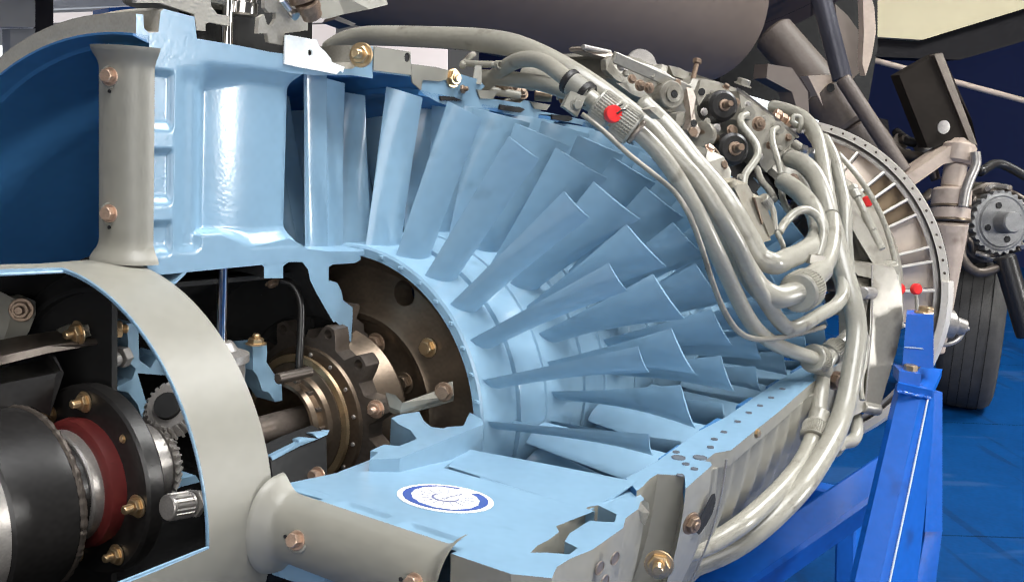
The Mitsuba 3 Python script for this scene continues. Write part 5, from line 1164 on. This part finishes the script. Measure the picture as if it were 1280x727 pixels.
# wheel and brake hub
wc = np.array([(4.9634, -0.1007, -0.5165)][0])
R_, U_ = ((0.5385, -0.8402, 0.0637), (0.0958, 0.1362, 0.986))
ax = np.cross(wc-np.array(cam['origin']), (0, 0, 1.))+np.array((.10, .0, 0))
ax[2] = 0
ax /= np.linalg.norm(ax)
wc[2] = FLOOR+.40
Wk = Q+'__wheel'
tp = [(0, -.10), (.20, -.10), (.24, -.125), (.33, -.140), (.370, -.128), (.392, -.10), (.399, -.06), (.4005, 0), (.399, .06), (.392, .10), (.370, .128), (.33, .140), (.24, .125), (.20, .10), (0, .10)]
part(Wk, place(lathe([(0, -.1), (.2, -.1), (.21, -.125), (.21, .125), (.2, .1), (0, .1)], 48), wc, ax), 'worn_steel', 30)
part(Wk+'__tyre', place(lathe(tp, 96), wc, ax), 'tyre_rubber', 50)
for k in (-.07, -.025, .025, .07):
    part(Wk+'__tread_groove', place(lathe([(.399, k-.0018), (.4016, k-.0014), (.4016, k+.0014), (.399, k+.0018)], 96), wc, ax), 'groove_black', 30)
hc = np.array([(4.6203, -0.1805, 0.0745)][0])
hd = np.array((-.72, -.66, .1))
Hk = Q+'__brake_hub'
part(Hk, place(cat([m3.CrossSection([[((.150 if (k % 4) < 2 else .138)*math.cos(k*math.pi/48), (.150 if (k % 4) < 2 else .138)*math.sin(k*math.pi/48)) for k in range(96)]], m3.FillRule.Positive).extrude(.05), lathe([(.135, .05), (.125, .055), (.118, .052), (.112, .060), (0, .062)], 56)]), hc, hd), 'hub_grey', 25)
part(Hk+'__drum', place(lathe([(0, -.25), (.19, -.25), (.20, -.2), (.19, -.02), (.15, 0), (0, 0)], 48), hc, hd), 'dark_steel', 30)
part(Hk+'__axle_cap', place(lathe([(0, .05), (.058, .05), (.052, .06), (.050, .13), (.044, .138), (0, .138)], 36), hc, hd), 'hub_grey', 30)
Fh = frame(hd)
for a in (20, 110, 200, 290):
    part(Hk+'__vent_hole', place(lathe([(0, 0), (.015, 0), (.015, .004), (0, .004)], 20), hc+Fh @ np.array((.082*math.cos(math.radians(a)), .082*math.sin(math.radians(a)), .0605)), hd), 'flat_black', 30)
for k in range(9):
    a = k*40
    part(Hk+'__pipework', tube([hc+Fh @ np.array((.17*math.cos(math.radians(a+i*12)), .17*math.sin(math.radians(a+i*12)), .01+.03*math.sin(i*2.1+k))) for i in range(4)], .012, 10), 'dark_steel' if k % 2 else 'worn_steel', 40)
# towing fitting in front of the tyre
a, b, c = [(3.9054, -0.112, -0.3317), (3.9342, -0.1578, -0.3316), (3.958, -0.1998, -0.3452)]
part(Q+'__tow_fitting', cat([cyl(a, b, .06, 28), cyl(b, c, .035, 24)]), 'worn_steel', 30)
part(Q+'__tow_fitting__hook', tube([(3.8825, -0.1012, -0.42), (3.9134, -0.1494, -0.4163), (3.939, -0.1835, -0.3935), (3.9574, -0.2007, -0.3519), (3.9671, -0.214, -0.3442)], .010, 10), 'worn_steel', 30)
a, b = [(4.5189, -0.2516, -0.0703), (4.5432, -0.3951, -0.4278)]
part(Q+'__lower_brace', cyl(a, b, .05, 24), 'black_paint', 30)
q = [(4.5158, 0.5078, 0.5546), (4.6075, 0.3536, 0.5271), (4.5999, 0.2923, 0.2767), (4.5405, 0.3849, 0.2697)]
part(Q+'__equipment_box', slab(q, (.1, .15, 0)), 'beam_dark', 20)

# ------------------------------------------------------------------ the setting
def struct(key, mesh, m, smooth=False):
    part(key, mesh, m, smooth, None, kind='structure')


struct('floor', trimesh.Trimesh([(-14, -14, FLOOR), (30, -14, FLOOR), (30, 18, FLOOR), (-14, 18, FLOOR)], [[0, 1, 2], [0, 2, 3]], process=False), 'floor_paint')
w0, w1 = [(9.2302, 4.9881, 1.8442), (14.9432, -3.9247, 2.5198)]
wall = slab([(13.5, 9, FLOOR), (13.5, -9, FLOOR), (13.5, -9, 6), (13.5, 9, 6)], (.2, 0, 0))
struct('back_wall', wall, 'wall_navy')
q = [(8.15, 1.4259, 2.0125), (8.0902, 1.3197, 1.3245), (8.3113, 0.9673, 1.325), (8.8614, 0.1938, 1.6791), (8.9024, 0.2521, 2.1015)]
part(thing('ceiling_panel', 'cream coloured ceiling panel at the top right', 'ceiling panel'), slab(q, (.15, .1, 0)), 'cream_paint', 20)
q = [(8.0868, 1.5116, 1.3107), (8.4196, 0.9886, 1.3371), (9.0547, 0.1027, 1.7698), (9.0259, 0.0618, 1.4738), (8.5725, 0.7025, 1.1926), (8.0727, 1.4917, 1.166)]
part(thing('roof_beam', 'dark roof beam under the cream ceiling panel', 'beam'), slab(q, (.2, .2, 0)), 'beam_dark', 20)
a, b = [(7.3033, 1.17, 1.0816), (8.0141, -0.0456, 0.8014)]
part(thing('wall_pipe', 'thin pale pipe running slantwise along the navy wall', 'pipe'), cyl(a, b, .022, 16), 'leg_paint', 30)
# far side wall with windows, left
lw = thing('window_wall', 'pale hangar side wall with bright windows behind the intake', 'wall')
part(lw, slab([(-9, 7.5, FLOOR), (9, 9.0, FLOOR), (9, 9.0, 7), (-9, 7.5, 7)], (0, .2, 0)), 'wall_white', 20)

q = [(3.331, 6.4375, 0.6899), (3.6059, 6.0152, 0.7443), (3.5498, 5.9355, 0.1674), (3.2739, 6.3563, 0.1019)]
glow = trimesh.Trimesh(q, [[0, 2, 1], [0, 3, 2]], process=False)
g = mikit.ply(glow, 'window_wall_glow')
scene[lw+'__window'] = {**g, 'emitter': {'type': 'area', 'radiance': rgb((2.2, 2.25, 2.3))}}
for q, m in (([(3.6047, 5.9123, 1.0372), (4.3865, 4.7085, 1.1837), (4.3812, 4.701, 1.1291), (3.5994, 5.9048, 0.9826)], 'wall_white'), ([(3.5899, 5.8912, 0.8842), (4.3716, 4.6874, 1.0307), (4.3695, 4.6844, 1.0088), (3.5877, 5.8882, 0.8623)], 'column_grey'), ([(3.5792, 5.8761, 0.7748), (4.361, 4.6723, 0.9213), (4.3594, 4.67, 0.9049), (3.5776, 5.8738, 0.7584)], 'column_grey')):
    part(lw+'__rail', slab(q, (0, .05, 0)), m, 20)
for q, c in (([(3.4779, 6.7868, 1.381), (5.0048, 4.4047, 1.5616), (4.9738, 4.3605, 1.2421), (3.4336, 6.7238, 0.9246)], (.20, .22, .25)), ([(3.7483, 6.0466, 0.9769), (4.8918, 4.2822, 1.1788), (4.8793, 4.2643, 1.0494), (3.7357, 6.0288, 0.8475)], (.52, .47, .46)), ([(3.7346, 6.0272, 0.8362), (4.8782, 4.2628, 1.0382), (4.8618, 4.2395, 0.8694), (3.7182, 6.0039, 0.6674)], (.55, .49, .47)), ([(3.7166, 6.0016, 0.6506), (5.2963, 3.5745, 0.9653), (5.2537, 3.5139, 0.5264), (3.6756, 5.9433, 0.2286)], (.62, .55, .53))):
    k = lw+'__glow_panel'  # glowing quads stand in for the brightly lit wall beyond
    n = 0
    while k in scene:
        n += 1
        k = lw+'__glow_panel_%03d' % n
    scene[k] = {**mikit.ply(trimesh.Trimesh(q, [[0, 2, 1], [0, 3, 2]], process=False), 'window_wall_glow'), 'emitter': {'type': 'area', 'radiance': rgb(c)}}
q = [(3.3056, 4.6455, 0.937), (3.3948, 4.5091, 0.9569), (3.3883, 4.4999, 0.8903), (3.2991, 4.6363, 0.8704)]
part(thing('blue_crate', 'small bright blue crate far behind the intake ring', 'crate'), slab(q, (.1, .3, 0)), SB, 20)
C0 = thing('roof_column', 'dark grey steel column at the far left', 'column')
q = [(1.3194, 2.3712, 0.5695), (1.3623, 2.3042, 0.5745), (1.3367, 2.2678, 0.3108), (1.2938, 2.3348, 0.3057)]
part(C0, slab(q, (.02, .08, 0)), 'column_grey', 20)
q = [(1.3783, 2.3351, 0.7669), (1.4592, 2.4012, 0.7828), (1.4135, 2.3362, 0.3121), (1.3339, 2.2721, 0.3105)]
part(C0+'__flange', slab(q, (.05, .03, 0)), 'beam_dark', 20)
q = [(1.1805, 2.4514, 0.7372), (1.32, 2.2337, 0.7537), (1.3024, 2.2086, 0.5719), (1.1628, 2.4263, 0.5554)]
part(C0+'__head_beam', slab(q, (.02, .1, 0)), 'column_grey', 20)
